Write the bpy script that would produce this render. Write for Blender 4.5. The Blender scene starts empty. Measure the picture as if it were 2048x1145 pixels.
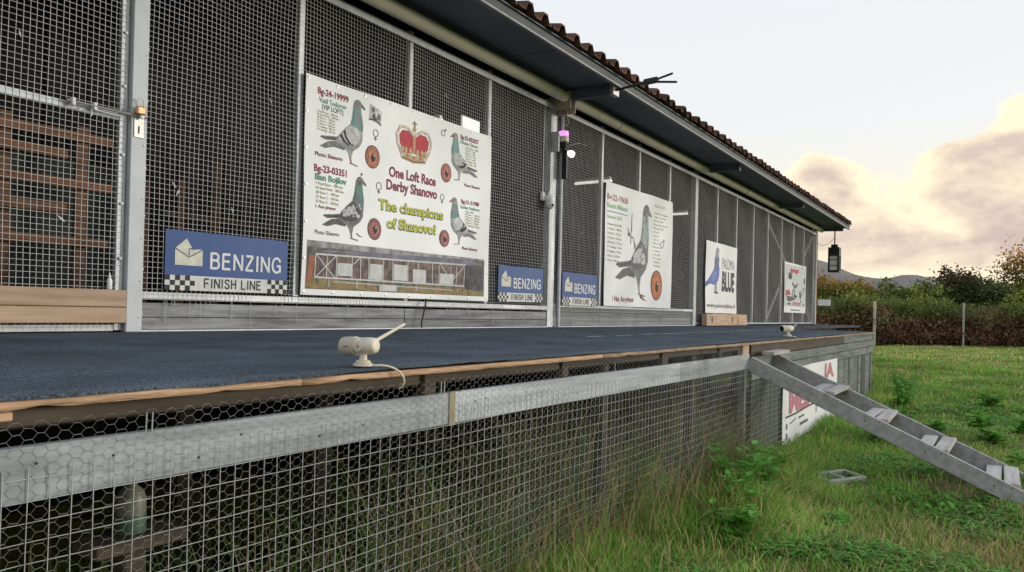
import bpy, bmesh, math, random
import numpy as np
from mathutils import Vector, Matrix

random.seed(11)
rng = np.random.default_rng(11)
S = bpy.context.scene
COL = S.collection
rad = math.radians

# =====================================================================
# CAMERA
# =====================================================================
cam_d = bpy.data.cameras.new('camera')
cam = bpy.data.objects.new('camera', cam_d)
COL.objects.link(cam)
cam_d.sensor_fit = 'HORIZONTAL'
cam_d.sensor_width = 36.0
cam_d.lens = 1467.0 / 2048 * 36.0
cam_d.shift_y = 38.0 / 2048
cam_d.clip_start = 0.05
cam_d.clip_end = 6000
AL, PIT, ROLL = rad(33.588), rad(0.462), rad(1.345)
F = Vector((math.cos(AL) * math.cos(PIT), math.sin(AL) * math.cos(PIT), math.sin(PIT)))
R0 = Vector((math.sin(AL), -math.cos(AL), 0))
U0 = R0.cross(F)
Rr = R0 * math.cos(ROLL) + U0 * math.sin(ROLL)
Ur = U0 * math.cos(ROLL) - R0 * math.sin(ROLL)
CAM = Vector((0, -4.8, 0.198))
m3 = Matrix((Rr, Ur, -F)).transposed()
cam.matrix_world = Matrix.Translation(CAM) @ m3.to_4x4()
S.camera = cam

# =====================================================================
# WORLD SKY, SUN, EXPOSURE
# =====================================================================
SUN_AZ, SUN_EL = rad(-48), rad(5.5)          # azimuth from +X towards +Y
sun_vec = Vector((math.cos(SUN_AZ) * math.cos(SUN_EL), math.sin(SUN_AZ) * math.cos(SUN_EL), math.sin(SUN_EL)))
W = bpy.data.worlds.new('World')
S.world = W
W.use_nodes = True
wt = W.node_tree
wt.nodes.clear()
wl = wt.links.new


def wn(t, **kw):
    n = wt.nodes.new(t)
    for k, v in kw.items():
        setattr(n, k, v)
    return n


def wmath(op, a, b=None, c=None, clamp=False):
    n = wn('ShaderNodeMath', operation=op)
    n.use_clamp = clamp
    for i, x in enumerate((a, b, c)):
        if x is None:
            continue
        if hasattr(x, 'links'):
            wl(x, n.inputs[i])
        else:
            n.inputs[i].default_value = x
    return n.outputs[0]


def wmix(fac, a, b):
    n = wn('ShaderNodeMix', data_type='RGBA')
    for s, x in ((n.inputs[0], fac), (n.inputs[6], a), (n.inputs[7], b)):
        if hasattr(x, 'links'):
            wl(x, s)
        else:
            s.default_value = x if isinstance(x, float) else (*x, 1)
    return n.outputs[2]


out = wn('ShaderNodeOutputWorld')
bg = wn('ShaderNodeBackground')
wl(bg.outputs[0], out.inputs[0])
tc = wn('ShaderNodeTexCoord')
nrm = wn('ShaderNodeVectorMath', operation='NORMALIZE')
wl(tc.outputs['Generated'], nrm.inputs[0])
sep = wn('ShaderNodeSeparateXYZ')
wl(nrm.outputs[0], sep.inputs[0])
el = sep.outputs[2]
sky = wn('ShaderNodeTexSky')
sky.sky_type = 'NISHITA'
sky.sun_disc = False
sky.sun_elevation = SUN_EL
sky.sun_rotation = math.pi / 2 - SUN_AZ
sky.air_density = 1.2
sky.dust_density = 2.0
skyk = wn('ShaderNodeVectorMath', operation='SCALE')
wl(sky.outputs[0], skyk.inputs[0])
skyk.inputs['Scale'].default_value = 0.10
# thin high veil of cloud over the clear sky
veil = wn('ShaderNodeValToRGB')
cr = veil.color_ramp
cr.elements[0].position = 0.0
cr.elements[0].color = (0.90, 0.60, 0.30, 1)
cr.elements[1].position = 1.0
cr.elements[1].color = (0.64, 0.72, 0.84, 1)
for p, c in ((0.035, (0.96, 0.72, 0.40)), (0.075, (0.90, 0.73, 0.49)), (0.14, (0.82, 0.77, 0.67)), (0.24, (0.76, 0.775, 0.785)), (0.40, (0.73, 0.755, 0.785))):
    e = cr.elements.new(p)
    e.color = (*c, 1)
wl(el, veil.inputs[0])
# the side of the sky away from the sunset is cooler near the horizon
cool = wn('ShaderNodeValToRGB')
cr = cool.color_ramp
cr.elements[0].position = 0.0
cr.elements[0].color = (0.55, 0.55, 0.60, 1)
cr.elements[1].position = 1.0
cr.elements[1].color = (0.64, 0.72, 0.84, 1)
e = cr.elements.new(0.3)
e.color = (0.74, 0.77, 0.82, 1)
wl(el, cool.inputs[0])
dotn = wn('ShaderNodeVectorMath', operation='DOT_PRODUCT')
wl(nrm.outputs[0], dotn.inputs[0])
dotn.inputs[1].default_value = (math.cos(rad(-12)), math.sin(rad(-12)), 0)
sunside = wn('ShaderNodeMapRange')
sunside.interpolation_type = 'SMOOTHSTEP'
wl(dotn.outputs['Value'], sunside.inputs[0])
sunside.inputs[1].default_value = 0.1
sunside.inputs[2].default_value = 0.95
veilc = wmix(sunside.outputs[0], cool.outputs[0], veil.outputs[0])
base = wmix(0.88, skyk.outputs[0], veilc)


def wnoise(vec, scale, detail, rough, dist=0.0):
    n = wn('ShaderNodeTexNoise')
    n.inputs['Scale'].default_value = scale
    n.inputs['Detail'].default_value = detail
    n.inputs['Roughness'].default_value = rough
    n.inputs['Distortion'].default_value = dist
    wl(vec, n.inputs['Vector'])
    return n.outputs[0]


def wmap(off, sc):
    n = wn('ShaderNodeMapping')
    n.inputs['Location'].default_value = off
    n.inputs['Scale'].default_value = sc
    wl(nrm.outputs[0], n.inputs[0])
    return n.outputs[0]


OFF = (3.1, 1.7, 0.4)
n1 = wnoise(wmap(OFF, (1, 1, 1.7)), 9.0, 9, 0.56, 0.2)
n2 = wnoise(wmap((OFF[0], OFF[1] + 0.010, OFF[2] - 0.030), (1, 1, 1.7)), 9.0, 9, 0.56, 0.2)
fine = wnoise(wmap((0.3, 4.2, 1.0), (1, 1, 2.2)), 26.0, 6, 0.6, 0.3)
band = wn('ShaderNodeValToRGB')          # cloud amount by height above the horizon
cr = band.color_ramp
cr.elements[0].position = 0.0
cr.elements[0].color = (0.02,) * 3 + (1,)
cr.elements[1].position = 0.5
cr.elements[1].color = (0.0,) * 3 + (1,)
for p, v in ((0.03, 0.12), (0.065, 0.48), (0.10, 0.58), (0.14, 0.46), (0.18, 0.26), (0.23, 0.08), (0.30, 0.0)):
    e = cr.elements.new(p)
    e.color = (v, v, v, 1)
wl(el, band.inputs[0])


def blob(d, r0, r1, amp):
    """a cumulus tower standing out of the bank in direction d"""
    d = Vector(d).normalized()
    n = wn('ShaderNodeVectorMath', operation='DISTANCE')
    wl(nrm.outputs[0], n.inputs[0])
    n.inputs[1].default_value = d
    mr = wn('ShaderNodeMapRange')
    mr.interpolation_type = 'SMOOTHSTEP'
    wl(n.outputs['Value'], mr.inputs[0])
    mr.inputs[1].default_value = r1
    mr.inputs[2].default_value = r0
    mr.inputs[3].default_value = 0.0
    mr.inputs[4].default_value = amp
    return mr.outputs[0]


dens = wmath('ADD', n1, band.outputs[0])
for b in (blob((0.985, -0.035, 0.175), 0.01, 0.125, 0.62), blob((0.98, 0.035, 0.170), 0.0, 0.065, 0.36), blob((0.965, 0.185, 0.165), 0.0, 0.066, 0.50),
          blob((0.80, -0.55, 0.16), 0.0, 0.15, 0.4), blob((0.55, 0.80, 0.18), 0.0, 0.16, 0.4), blob((-0.8, -0.5, 0.15), 0.0, 0.2, 0.4), blob((0.1, -0.97, 0.2), 0.0, 0.2, 0.4)):
    dens = wmath('ADD', dens, b)
dens = wmath('ADD', dens, wmath('MULTIPLY', fine, 0.16))
cmask = wn('ShaderNodeMapRange')
cmask.interpolation_type = 'SMOOTHSTEP'
wl(dens, cmask.inputs[0])
cmask.inputs[1].default_value = 0.89
cmask.inputs[2].default_value = 1.00
thick = wn('ShaderNodeMapRange')
wl(dens, thick.inputs[0])
thick.inputs[1].default_value = 0.96
thick.inputs[2].default_value = 1.30
relief = wmath('MULTIPLY', wmath('SUBTRACT', n1, n2), 3.6)
lit = wmath('ADD', wmath('SUBTRACT', 0.95, wmath('MULTIPLY', thick.outputs[0], 0.72)), relief, clamp=True)
hi = wn('ShaderNodeMapRange')
wl(el, hi.inputs[0])
hi.inputs[1].default_value = 0.05
hi.inputs[2].default_value = 0.22
lit = wmath('ADD', lit, wmath('MULTIPLY', hi.outputs[0], 0.22), clamp=True)
ccol = wmix(lit, (0.51, 0.405, 0.37), (0.90, 0.78, 0.57))
final = wmix(cmask.outputs[0], base, ccol)
wl(final, bg.inputs[0])
bg.inputs[1].default_value = 0.87

sd = bpy.data.lights.new('sun', 'SUN')
sun = bpy.data.objects.new('sun', sd)
COL.objects.link(sun)
sd.energy = 1.5
sd.angle = rad(22)
sd.color = (1.0, 0.93, 0.85)
sun.rotation_euler = sun_vec.to_track_quat('Z', 'Y').to_euler()

S.view_settings.view_transform = 'Standard'
S.view_settings.look = 'None'
S.view_settings.exposure = 0.58
S.view_settings.gamma = 1.0
S.view_settings.use_curve_mapping = False
S.render.engine = 'CYCLES'
S.cycles.max_bounces = 6
S.cycles.diffuse_bounces = 3
S.cycles.transparent_max_bounces = 8
S.cycles.use_denoising = True

# =====================================================================
# MATERIALS
# =====================================================================
MATS = {}


def mat(name, col, rough=0.7, var=0.25, scale=6.0, stretch=(1, 1, 1), col2=None, spec=0.4, metal=0.0, bump=0.0, bscale=None, emit=None, estr=0.0, detail=6, blend=(0.35, 0.7), tint=False, trans=0.0):
    """Principled material with noise variation between col and col2 (object space)."""
    if name in MATS:
        return MATS[name]
    M = bpy.data.materials.new(name)
    M.use_nodes = True
    t = M.node_tree
    N, L = t.nodes, t.links.new
    b = N['Principled BSDF']
    b.inputs['Roughness'].default_value = rough
    b.inputs['Metallic'].default_value = metal
    b.inputs['Specular IOR Level'].default_value = spec
    if col2 is None:
        col2 = tuple(c * (1 - var) for c in col)
    c = N.new('ShaderNodeTexCoord')
    mp = N.new('ShaderNodeMapping')
    mp.inputs['Scale'].default_value = stretch
    L(c.outputs['Object'], mp.inputs[0])
    nz = N.new('ShaderNodeTexNoise')
    nz.inputs['Scale'].default_value = scale
    nz.inputs['Detail'].default_value = detail
    nz.inputs['Roughness'].default_value = 0.62
    L(mp.outputs[0], nz.inputs['Vector'])
    mr = N.new('ShaderNodeMapRange')
    L(nz.outputs[0], mr.inputs[0])
    mr.inputs[1].default_value, mr.inputs[2].default_value = blend
    mx = N.new('ShaderNodeMix')
    mx.data_type = 'RGBA'
    mx.inputs[6].default_value = (*col, 1)
    mx.inputs[7].default_value = (*col2, 1)
    L(mr.outputs[0], mx.inputs[0])
    src = mx.outputs[2]
    if tint:
        at = N.new('ShaderNodeAttribute')
        at.attribute_name = 'tint'
        mm = N.new('ShaderNodeMix')
        mm.data_type = 'RGBA'
        mm.blend_type = 'MULTIPLY'
        mm.inputs[0].default_value = 1.0
        L(src, mm.inputs[6])
        L(at.outputs['Color'], mm.inputs[7])
        src = mm.outputs[2]
    L(src, b.inputs['Base Color'])
    if bump:
        bp = N.new('ShaderNodeBump')
        bp.inputs['Strength'].default_value = bump
        bp.inputs['Distance'].default_value = 0.01
        if bscale:
            nb = N.new('ShaderNodeTexNoise')
            nb.inputs['Scale'].default_value = bscale
            nb.inputs['Detail'].default_value = 4
            L(mp.outputs[0], nb.inputs['Vector'])
            L(nb.outputs[0], bp.inputs['Height'])
        else:
            L(nz.outputs[0], bp.inputs['Height'])
        L(bp.outputs[0], b.inputs['Normal'])
    if tint:
        tl = N.new('ShaderNodeBsdfTranslucent')
        L(src, tl.inputs['Color'])
        ms = N.new('ShaderNodeMixShader')
        ms.inputs[0].default_value = 0.38
        L(b.outputs[0], ms.inputs[1])
        L(tl.outputs[0], ms.inputs[2])
        L(ms.outputs[0], N['Material Output'].inputs['Surface'])
    if trans:
        b.inputs['Transmission Weight'].default_value = trans
    if emit:
        b.inputs['Emission Color'].default_value = (*emit, 1)
        b.inputs['Emission Strength'].default_value = estr
    MATS[name] = M
    return M


def wood(name, col, col2, knots=True, rough=0.75, along='x', bump=0.25, spec=0.25):
    """wood grain: noise stretched along the board, darker streaks, knots and nail stains"""
    if name in MATS:
        return MATS[name]
    M = mat(name, col, rough, col2=col2, scale=7.0, stretch=(0.25, 3, 3) if along == 'x' else (3, 3, 0.25), bump=bump, spec=spec, detail=9, blend=(0.38, 0.66))
    t = M.node_tree
    N, L = t.nodes, t.links.new
    b = N['Principled BSDF']
    prev = b.inputs['Base Color'].links[0].from_socket
    oi = N.new('ShaderNodeObjectInfo')
    hs = N.new('ShaderNodeHueSaturation')
    mr = N.new('ShaderNodeMapRange')
    L(oi.outputs['Random'], mr.inputs[0])
    mr.inputs[3].default_value, mr.inputs[4].default_value = 0.82, 1.18
    L(mr.outputs[0], hs.inputs['Value'])
    L(prev, hs.inputs['Color'])
    c = N.new('ShaderNodeTexCoord')
    n2 = N.new('ShaderNodeTexNoise')
    n2.inputs['Scale'].default_value = 2.3
    n2.inputs['Detail'].default_value = 3
    L(c.outputs['Object'], n2.inputs['Vector'])
    st = N.new('ShaderNodeMapRange')
    L(n2.outputs[0], st.inputs[0])
    st.inputs[1].default_value, st.inputs[2].default_value = 0.62, 0.74
    st.inputs[4].default_value = 0.55
    mx = N.new('ShaderNodeMix')
    mx.data_type = 'RGBA'
    L(st.outputs[0], mx.inputs[0])
    L(hs.outputs[0], mx.inputs[6])
    mx.inputs[7].default_value = (*(x * 0.45 for x in col2), 1)
    L(mx.outputs[2], b.inputs['Base Color'])
    return M


galv = mat('galvanised', (0.50, 0.53, 0.54), 0.5, col2=(0.36, 0.39, 0.40), scale=14, metal=0.35, spec=0.5)
wire_m = mat('wire_steel', (0.66, 0.67, 0.66), 0.5, col2=(0.50, 0.50, 0.49), scale=9, metal=0.15)
wire_low = mat('wire_weathered', (0.52, 0.54, 0.53), 0.5, col2=(0.33, 0.31, 0.28), scale=7, metal=0.15)
hex_m = mat('hex_wire', (0.40, 0.41, 0.40), 0.55, col2=(0.22, 0.20, 0.18), scale=5, metal=0.25)
steel_paint = mat('pale_grey_paint', (0.52, 0.56, 0.57), 0.5, col2=(0.44, 0.48, 0.50), scale=5, spec=0.5)
white_frame = mat('white_frame', (0.70, 0.71, 0.70), 0.5, var=0.2, scale=8)
grey_wood = wood('weathered_grey_wood', (0.29, 0.30, 0.295), (0.13, 0.13, 0.13))
rail_wood = wood('painted_grey_rail', (0.48, 0.515, 0.525), (0.29, 0.32, 0.33), bump=0.5)
pine = wood('fresh_pine', (0.66, 0.44, 0.29), (0.48, 0.28, 0.16))
old_pine = wood('old_pine', (0.50, 0.37, 0.26), (0.36, 0.25, 0.16))
joist_w = wood('dark_joist', (0.085, 0.066, 0.05), (0.04, 0.031, 0.025))
green_wood = wood('mossy_board', (0.19, 0.22, 0.20), (0.085, 0.10, 0.09))
moss_dark = wood('dark_mossy_slat', (0.06, 0.075, 0.06), (0.03, 0.04, 0.03), along='z')
ladder_w = wood('ladder_grey_wood', (0.42, 0.41, 0.405), (0.29, 0.28, 0.275))
tread_w = wood('tread_pale_wood', (0.48, 0.455, 0.43), (0.30, 0.28, 0.26))
brown_w = wood('stained_brown_wood', (0.22, 0.11, 0.06), (0.10, 0.05, 0.03))
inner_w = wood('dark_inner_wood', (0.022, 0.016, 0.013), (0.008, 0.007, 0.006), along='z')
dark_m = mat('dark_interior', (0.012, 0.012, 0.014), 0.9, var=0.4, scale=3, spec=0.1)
soffit_m = mat('soffit_navy', (0.105, 0.130, 0.178), 0.6, var=0.35, scale=2, stretch=(0.4, 2, 2))
fascia_m = mat('fascia_dark_green', (0.075, 0.085, 0.085), 0.6, var=0.4, scale=6)
fascia_l = mat('fascia_metal_edge', (0.20, 0.21, 0.22), 0.45, var=0.3, scale=8, metal=0.3)
tile_m = mat('roof_tile_clay', (0.15, 0.075, 0.05), 0.9, col2=(0.05, 0.042, 0.036), scale=4, bump=0.3, spec=0.15)
cream = mat('cream_plastic', (0.84, 0.76, 0.62), 0.5, var=0.15, scale=3)
cream_d = mat('cream_plastic_shade', (0.56, 0.49, 0.38), 0.5, var=0.15, scale=5)
cam_cream = mat('camera_cream', (0.74, 0.66, 0.53), 0.42, var=0.1, scale=9)
white_pl = mat('white_plastic', (0.80, 0.80, 0.80), 0.4, var=0.08, scale=9)
black_pl = mat('black_plastic', (0.015, 0.015, 0.017), 0.4, var=0.2, scale=9)
copper = mat('copper_brass', (0.62, 0.33, 0.17), 0.4, var=0.3, scale=20, metal=0.6)
steel = mat('bare_steel', (0.45, 0.43, 0.40), 0.4, var=0.3, scale=20, metal=0.7)
redbrown = wood('red_brown_paint', (0.24, 0.075, 0.055), (0.15, 0.05, 0.04), along='z')
concrete = mat('concrete', (0.40, 0.40, 0.34), 0.9, col2=(0.18, 0.21, 0.12), scale=12, bump=0.6, bscale=60)


def felt_mat():
    M = mat('deck_felt', (0.090, 0.112, 0.136), 0.95, col2=(0.046, 0.058, 0.070), scale=2.2, spec=0.12, bump=0.7, bscale=260)
    t = M.node_tree
    N, L = t.nodes, t.links.new
    b = N['Principled BSDF']
    prev = b.inputs['Base Color'].links[0].from_socket
    c = N.new('ShaderNodeTexCoord')
    n = N.new('ShaderNodeTexNoise')
    n.inputs['Scale'].default_value = 170
    n.inputs['Detail'].default_value = 3
    L(c.outputs['Object'], n.inputs['Vector'])
    r = N.new('ShaderNodeMapRange')
    L(n.outputs[0], r.inputs[0])
    r.inputs[1].default_value, r.inputs[2].default_value = 0.3, 0.72
    r.inputs[3].default_value, r.inputs[4].default_value = 0.25, 2.05
    m = N.new('ShaderNodeVectorMath')
    m.operation = 'SCALE'
    L(prev, m.inputs[0])
    L(r.outputs[0], m.inputs['Scale'])
    # droppings and lint
    n3 = N.new('ShaderNodeTexNoise')
    n3.inputs['Scale'].default_value = 31
    n3.inputs['Detail'].default_value = 2
    L(c.outputs['Object'], n3.inputs['Vector'])
    r3 = N.new('ShaderNodeMapRange')
    L(n3.outputs[0], r3.inputs[0])
    r3.inputs[1].default_value, r3.inputs[2].default_value = 0.745, 0.765
    r3.inputs[4].default_value = 0.7
    mx = N.new('ShaderNodeMix')
    mx.data_type = 'RGBA'
    L(r3.outputs[0], mx.inputs[0])
    L(m.outputs[0], mx.inputs[6])
    mx.inputs[7].default_value = (0.42, 0.42, 0.38, 1)
    L(mx.outputs[2], b.inputs['Base Color'])
    return M


felt = felt_mat()


def per_object(M, lo, hi):
    """every piece gets its own brightness"""
    t = M.node_tree
    N, L = t.nodes, t.links.new
    b = N['Principled BSDF']
    prev = b.inputs['Base Color'].links[0].from_socket
    oi = N.new('ShaderNodeObjectInfo')
    mr = N.new('ShaderNodeMapRange')
    L(oi.outputs['Random'], mr.inputs[0])
    mr.inputs[3].default_value, mr.inputs[4].default_value = lo, hi
    m = N.new('ShaderNodeVectorMath')
    m.operation = 'SCALE'
    L(prev, m.inputs[0])
    L(mr.outputs[0], m.inputs['Scale'])
    L(m.outputs[0], b.inputs['Base Color'])


per_object(tile_m, 0.55, 1.5)
edge_near = mat('edge_pine', (0.68, 0.45, 0.30), 0.85, col2=(0.33, 0.19, 0.11), scale=14, stretch=(0.6, 6, 9), bump=0.8, spec=0.2, detail=10, blend=(0.40, 0.74))
edge_far = mat('edge_pine_old', (0.52, 0.39, 0.28), 0.85, col2=(0.24, 0.16, 0.11), scale=14, stretch=(0.6, 6, 9), bump=0.8, spec=0.2, detail=10, blend=(0.40, 0.70))

# =====================================================================
# GEOMETRY HELPERS (world coordinates, re-based on the thing's origin)
# =====================================================================
ORG = {}


def thing(name, label, cat, loc=(0, 0, 0), group=None):
    o = bpy.data.objects.new(name, None)
    o.empty_display_size = 0.2
    COL.objects.link(o)
    o.location = loc
    ORG[o.name] = Vector(loc)
    o['label'] = label
    o['category'] = cat
    if group:
        o['group'] = group
    return o


def tag(o, label, cat, group=None):
    o['label'] = label
    o['category'] = cat
    if group:
        o['group'] = group
    return o


class MB:
    def __init__(self):
        self.v, self.f, self.mi, self.sm = [], [], [], []

    def add(self, vs, fs, mi=0, smooth=False):
        n = len(self.v)
        self.v += [tuple(x) for x in vs]
        self.f += [tuple(i + n for i in f) for f in fs]
        self.mi += [mi] * len(fs)
        self.sm += [smooth] * len(fs)
        return self

    def box(self, x0, x1, y0, y1, z0, z1, mi=0):
        return self.obox(((x0 + x1) / 2, (y0 + y1) / 2, (z0 + z1) / 2), (abs(x1 - x0), abs(y1 - y0), abs(z1 - z0)), mi=mi)

    def obox(self, c, s, rot=None, mi=0, ch=None):
        """box with chamfered edges: 24 corner verts"""
        hx, hy, hz = s[0] / 2, s[1] / 2, s[2] / 2
        e = min(0.004, min(hx, hy, hz) * 0.3) if ch is None else ch
        bm = bmesh.new()
        bmesh.ops.create_cube(bm, size=1)
        for v in bm.verts:
            v.co = Vector((v.co.x * s[0], v.co.y * s[1], v.co.z * s[2]))
        if e > 0:
            bmesh.ops.bevel(bm, geom=list(bm.edges), offset=e, segments=1, affect='EDGES')
        M = rot if rot is not None else Matrix.Identity(3)
        c = Vector(c)
        bm.verts.index_update()
        vs = [c + M @ v.co for v in bm.verts]
        fs = [[v.index for v in f.verts] for f in bm.faces]
        bm.free()
        return self.add(vs, fs, mi)

    def beam(self, a, b, w, h, up=(0, 0, 1), mi=0):
        a, b = Vector(a), Vector(b)
        d = (b - a)
        L_ = d.length
        d.normalize()
        side = d.cross(Vector(up)).normalized()
        u = side.cross(d)
        M = Matrix((d, side, u)).transposed()
        return self.obox((a + b) / 2, (L_, w, h), M, mi)

    def tube(self, pts, r, n=6, mi=0, cap=True, smooth=True):
        pts = [Vector(p) for p in pts]
        rs = r if isinstance(r, (list, tuple)) else [r] * len(pts)
        vs, fs = [], []
        prev = None
        for i, p in enumerate(pts):
            d = (pts[min(i + 1, len(pts) - 1)] - pts[max(i - 1, 0)]).normalized()
            ref = prev if prev is not None else (Vector((0, 0, 1)) if abs(d.z) < 0.9 else Vector((1, 0, 0)))
            a = (ref - d * ref.dot(d)).normalized()
            prev = a
            b = d.cross(a)
            for k in range(n):
                t = 2 * math.pi * k / n
                vs.append(p + (a * math.cos(t) + b * math.sin(t)) * rs[i])
        for i in range(len(pts) - 1):
            for k in range(n):
                k2 = (k + 1) % n
                fs.append((i * n + k, i * n + k2, (i + 1) * n + k2, (i + 1) * n + k))
        if cap:
            fs.append(tuple(range(n - 1, -1, -1)))
            fs.append(tuple(range((len(pts) - 1) * n, len(pts) * n)))
        return self.add(vs, fs, mi, smooth)

    def lathe(self, prof, c, axis=(0, 0, 1), n=20, mi=0):
        """prof = [(radius, height along axis)]"""
        ax = Vector(axis).normalized()
        ref = Vector((0, 0, 1)) if abs(ax.z) < 0.9 else Vector((1, 0, 0))
        a = (ref - ax * ref.dot(ax)).normalized()
        b = ax.cross(a)
        c = Vector(c)
        vs, fs = [], []
        for r, h in prof:
            for k in range(n):
                t = 2 * math.pi * k / n
                vs.append(c + ax * h + (a * math.cos(t) + b * math.sin(t)) * max(r, 1e-4))
        for i in range(len(prof) - 1):
            for k in range(n):
                k2 = (k + 1) % n
                fs.append((i * n + k, i * n + k2, (i + 1) * n + k2, (i + 1) * n + k))
        fs.append(tuple(range(n - 1, -1, -1)))
        fs.append(tuple(range((len(prof) - 1) * n, len(prof) * n)))
        return self.add(vs, fs, mi, True)

    def build(self, name, mats, parent=None, kind=None, label=None, org=None):
        o = Vector(org) if org is not None else (root_org(parent) if parent else Vector((0, 0, 0)))
        me = bpy.data.meshes.new(name)
        me.from_pydata([(x - o.x, y - o.y, z - o.z) for x, y, z in self.v], [], self.f)
        for m in (mats if isinstance(mats, (list, tuple)) else [mats]):
            me.materials.append(m)
        if any(self.mi):
            me.polygons.foreach_set('material_index', self.mi)
        me.polygons.foreach_set('use_smooth', self.sm)
        if any(self.sm):
            try:
                me.set_sharp_from_angle(angle=rad(40))
            except Exception:
                pass
        me.update()
        ob = bpy.data.objects.new(name, me)
        COL.objects.link(ob)
        if parent:
            ob.parent = parent
        else:
            ob.location = o
            ORG[ob.name] = o
        if kind:
            ob['kind'] = kind
        if label:
            ob['label'] = label
        return ob


def root_org(o):
    while o.parent:
        o = o.parent
    return ORG[o.name]


def bx(name, m, parent, x0, x1, y0, y1, z0, z1, kind=None, label=None):
    return MB().box(x0, x1, y0, y1, z0, z1).build(name, m, parent, kind, label)


def np_mesh(name, V, T, m, parent=None, kind=None, tint=None, smooth=False, org=None):
    """fast mesh from numpy verts and triangles / quads"""
    me = bpy.data.meshes.new(name)
    o = np.array(org if org is not None else (root_org(parent) if parent else (0, 0, 0)), dtype=np.float64)
    V = np.asarray(V, dtype=np.float64) - o
    k = T.shape[1]
    me.vertices.add(len(V))
    me.vertices.foreach_set('co', V.astype(np.float32).ravel())
    me.loops.add(T.size)
    me.loops.foreach_set('vertex_index', T.astype(np.int32).ravel())
    me.polygons.add(len(T))
    me.polygons.foreach_set('loop_start', np.arange(0, T.size, k, dtype=np.int32))
    if smooth:
        me.polygons.foreach_set('use_smooth', np.ones(len(T), dtype=bool))
    me.materials.append(m)
    me.update(calc_edges=True)
    if tint is not None:
        a = me.color_attributes.new('tint', 'FLOAT_COLOR', 'POINT')
        c = np.ones((len(V), 4), dtype=np.float32)
        c[:, :3] = tint
        a.data.foreach_set('color', c.ravel())
    ob = bpy.data.objects.new(name, me)
    COL.objects.link(ob)
    if parent:
        ob.parent = parent
    else:
        ob.location = Vector(o)
        ORG[ob.name] = Vector(o)
    if kind:
        ob['kind'] = kind
    return ob


def np_wires(paths, r, n=4):
    """paths: array (k, m, 3) of equal-length polylines -> verts, quads of thin n-sided wires"""
    P = np.asarray(paths, dtype=np.float64)
    k, m, _ = P.shape
    D = np.gradient(P, axis=1)
    D /= np.linalg.norm(D, axis=2, keepdims=True) + 1e-12
    ref = np.zeros_like(D)
    ref[..., 1] = 1.0
    A = ref - D * np.sum(ref * D, axis=2, keepdims=True)
    A /= np.linalg.norm(A, axis=2, keepdims=True) + 1e-12
    B = np.cross(D, A)
    V = np.zeros((k, m, n, 3))
    for i in range(n):
        t = 2 * math.pi * (i + 0.5) / n
        V[:, :, i] = P + (A * math.cos(t) + B * math.sin(t)) * r
    idx = np.arange(k * m * n).reshape(k, m, n)
    a = idx[:, :-1, :]
    b = idx[:, 1:, :]
    Q = np.stack([a, np.roll(a, -1, 2), np.roll(b, -1, 2), b], axis=-1).reshape(-1, 4)
    return V.reshape(-1, 3), Q


def cat_vq(parts):
    Vs, Qs, o = [], [], 0
    for V, Q in parts:
        Vs.append(V)
        Qs.append(Q + o)
        o += len(V)
    return np.concatenate(Vs), np.concatenate(Qs)


def grid_wires(x0, x1, z0, z1, y, px, pz, r, amp=0.003, seg=0.3, ph=0.0):
    """welded wire grid in the plane y, gently bulging"""
    def wob(X, Z):
        return amp * (np.sin(X * 2.1 + ph) * np.cos(Z * 2.7 + ph) + 0.5 * np.sin(X * 5.3 + Z * 3.1))
    xs = np.arange(math.ceil(x0 / px) * px, x1, px)
    zs = np.arange(math.ceil(z0 / pz) * pz, z1, pz)
    out_ = []
    if len(xs):
        m = max(2, int((z1 - z0) / seg) + 1)
        zz = np.linspace(z0, z1, m)
        X = np.repeat(xs[:, None], m, 1) + rng.normal(0, px * 0.025, (len(xs), 1)) + rng.normal(0, px * 0.02, (len(xs), m))
        Z = np.repeat(zz[None, :], len(xs), 0)
        out_.append(np_wires(np.stack([X, y + wob(X, Z) - r, Z], -1), r))
    if len(zs):
        m = max(2, int((x1 - x0) / seg) + 1)
        xx = np.linspace(x0, x1, m)
        Z = np.repeat(zs[:, None], m, 1) + rng.normal(0, pz * 0.025, (len(zs), 1)) + rng.normal(0, pz * 0.02, (len(zs), m))
        X = np.repeat(xx[None, :], len(zs), 0)
        out_.append(np_wires(np.stack([X, y + wob(X, Z) + r * 0.6, Z], -1), r))
    return cat_vq(out_)


GZ = -1.03     # ground level (deck top is z = 0)
YF = -3.09     # front plane of the deck

# =====================================================================
# GROUND AND HILLS
# =====================================================================
def gh(x, y):
    """ground height"""
    return GZ + 0.03 * np.sin(x * 0.9 + 1.3) * np.cos(y * 1.1) + 0.02 * np.sin(x * 2.3 + y * 1.7) - 0.03


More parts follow.
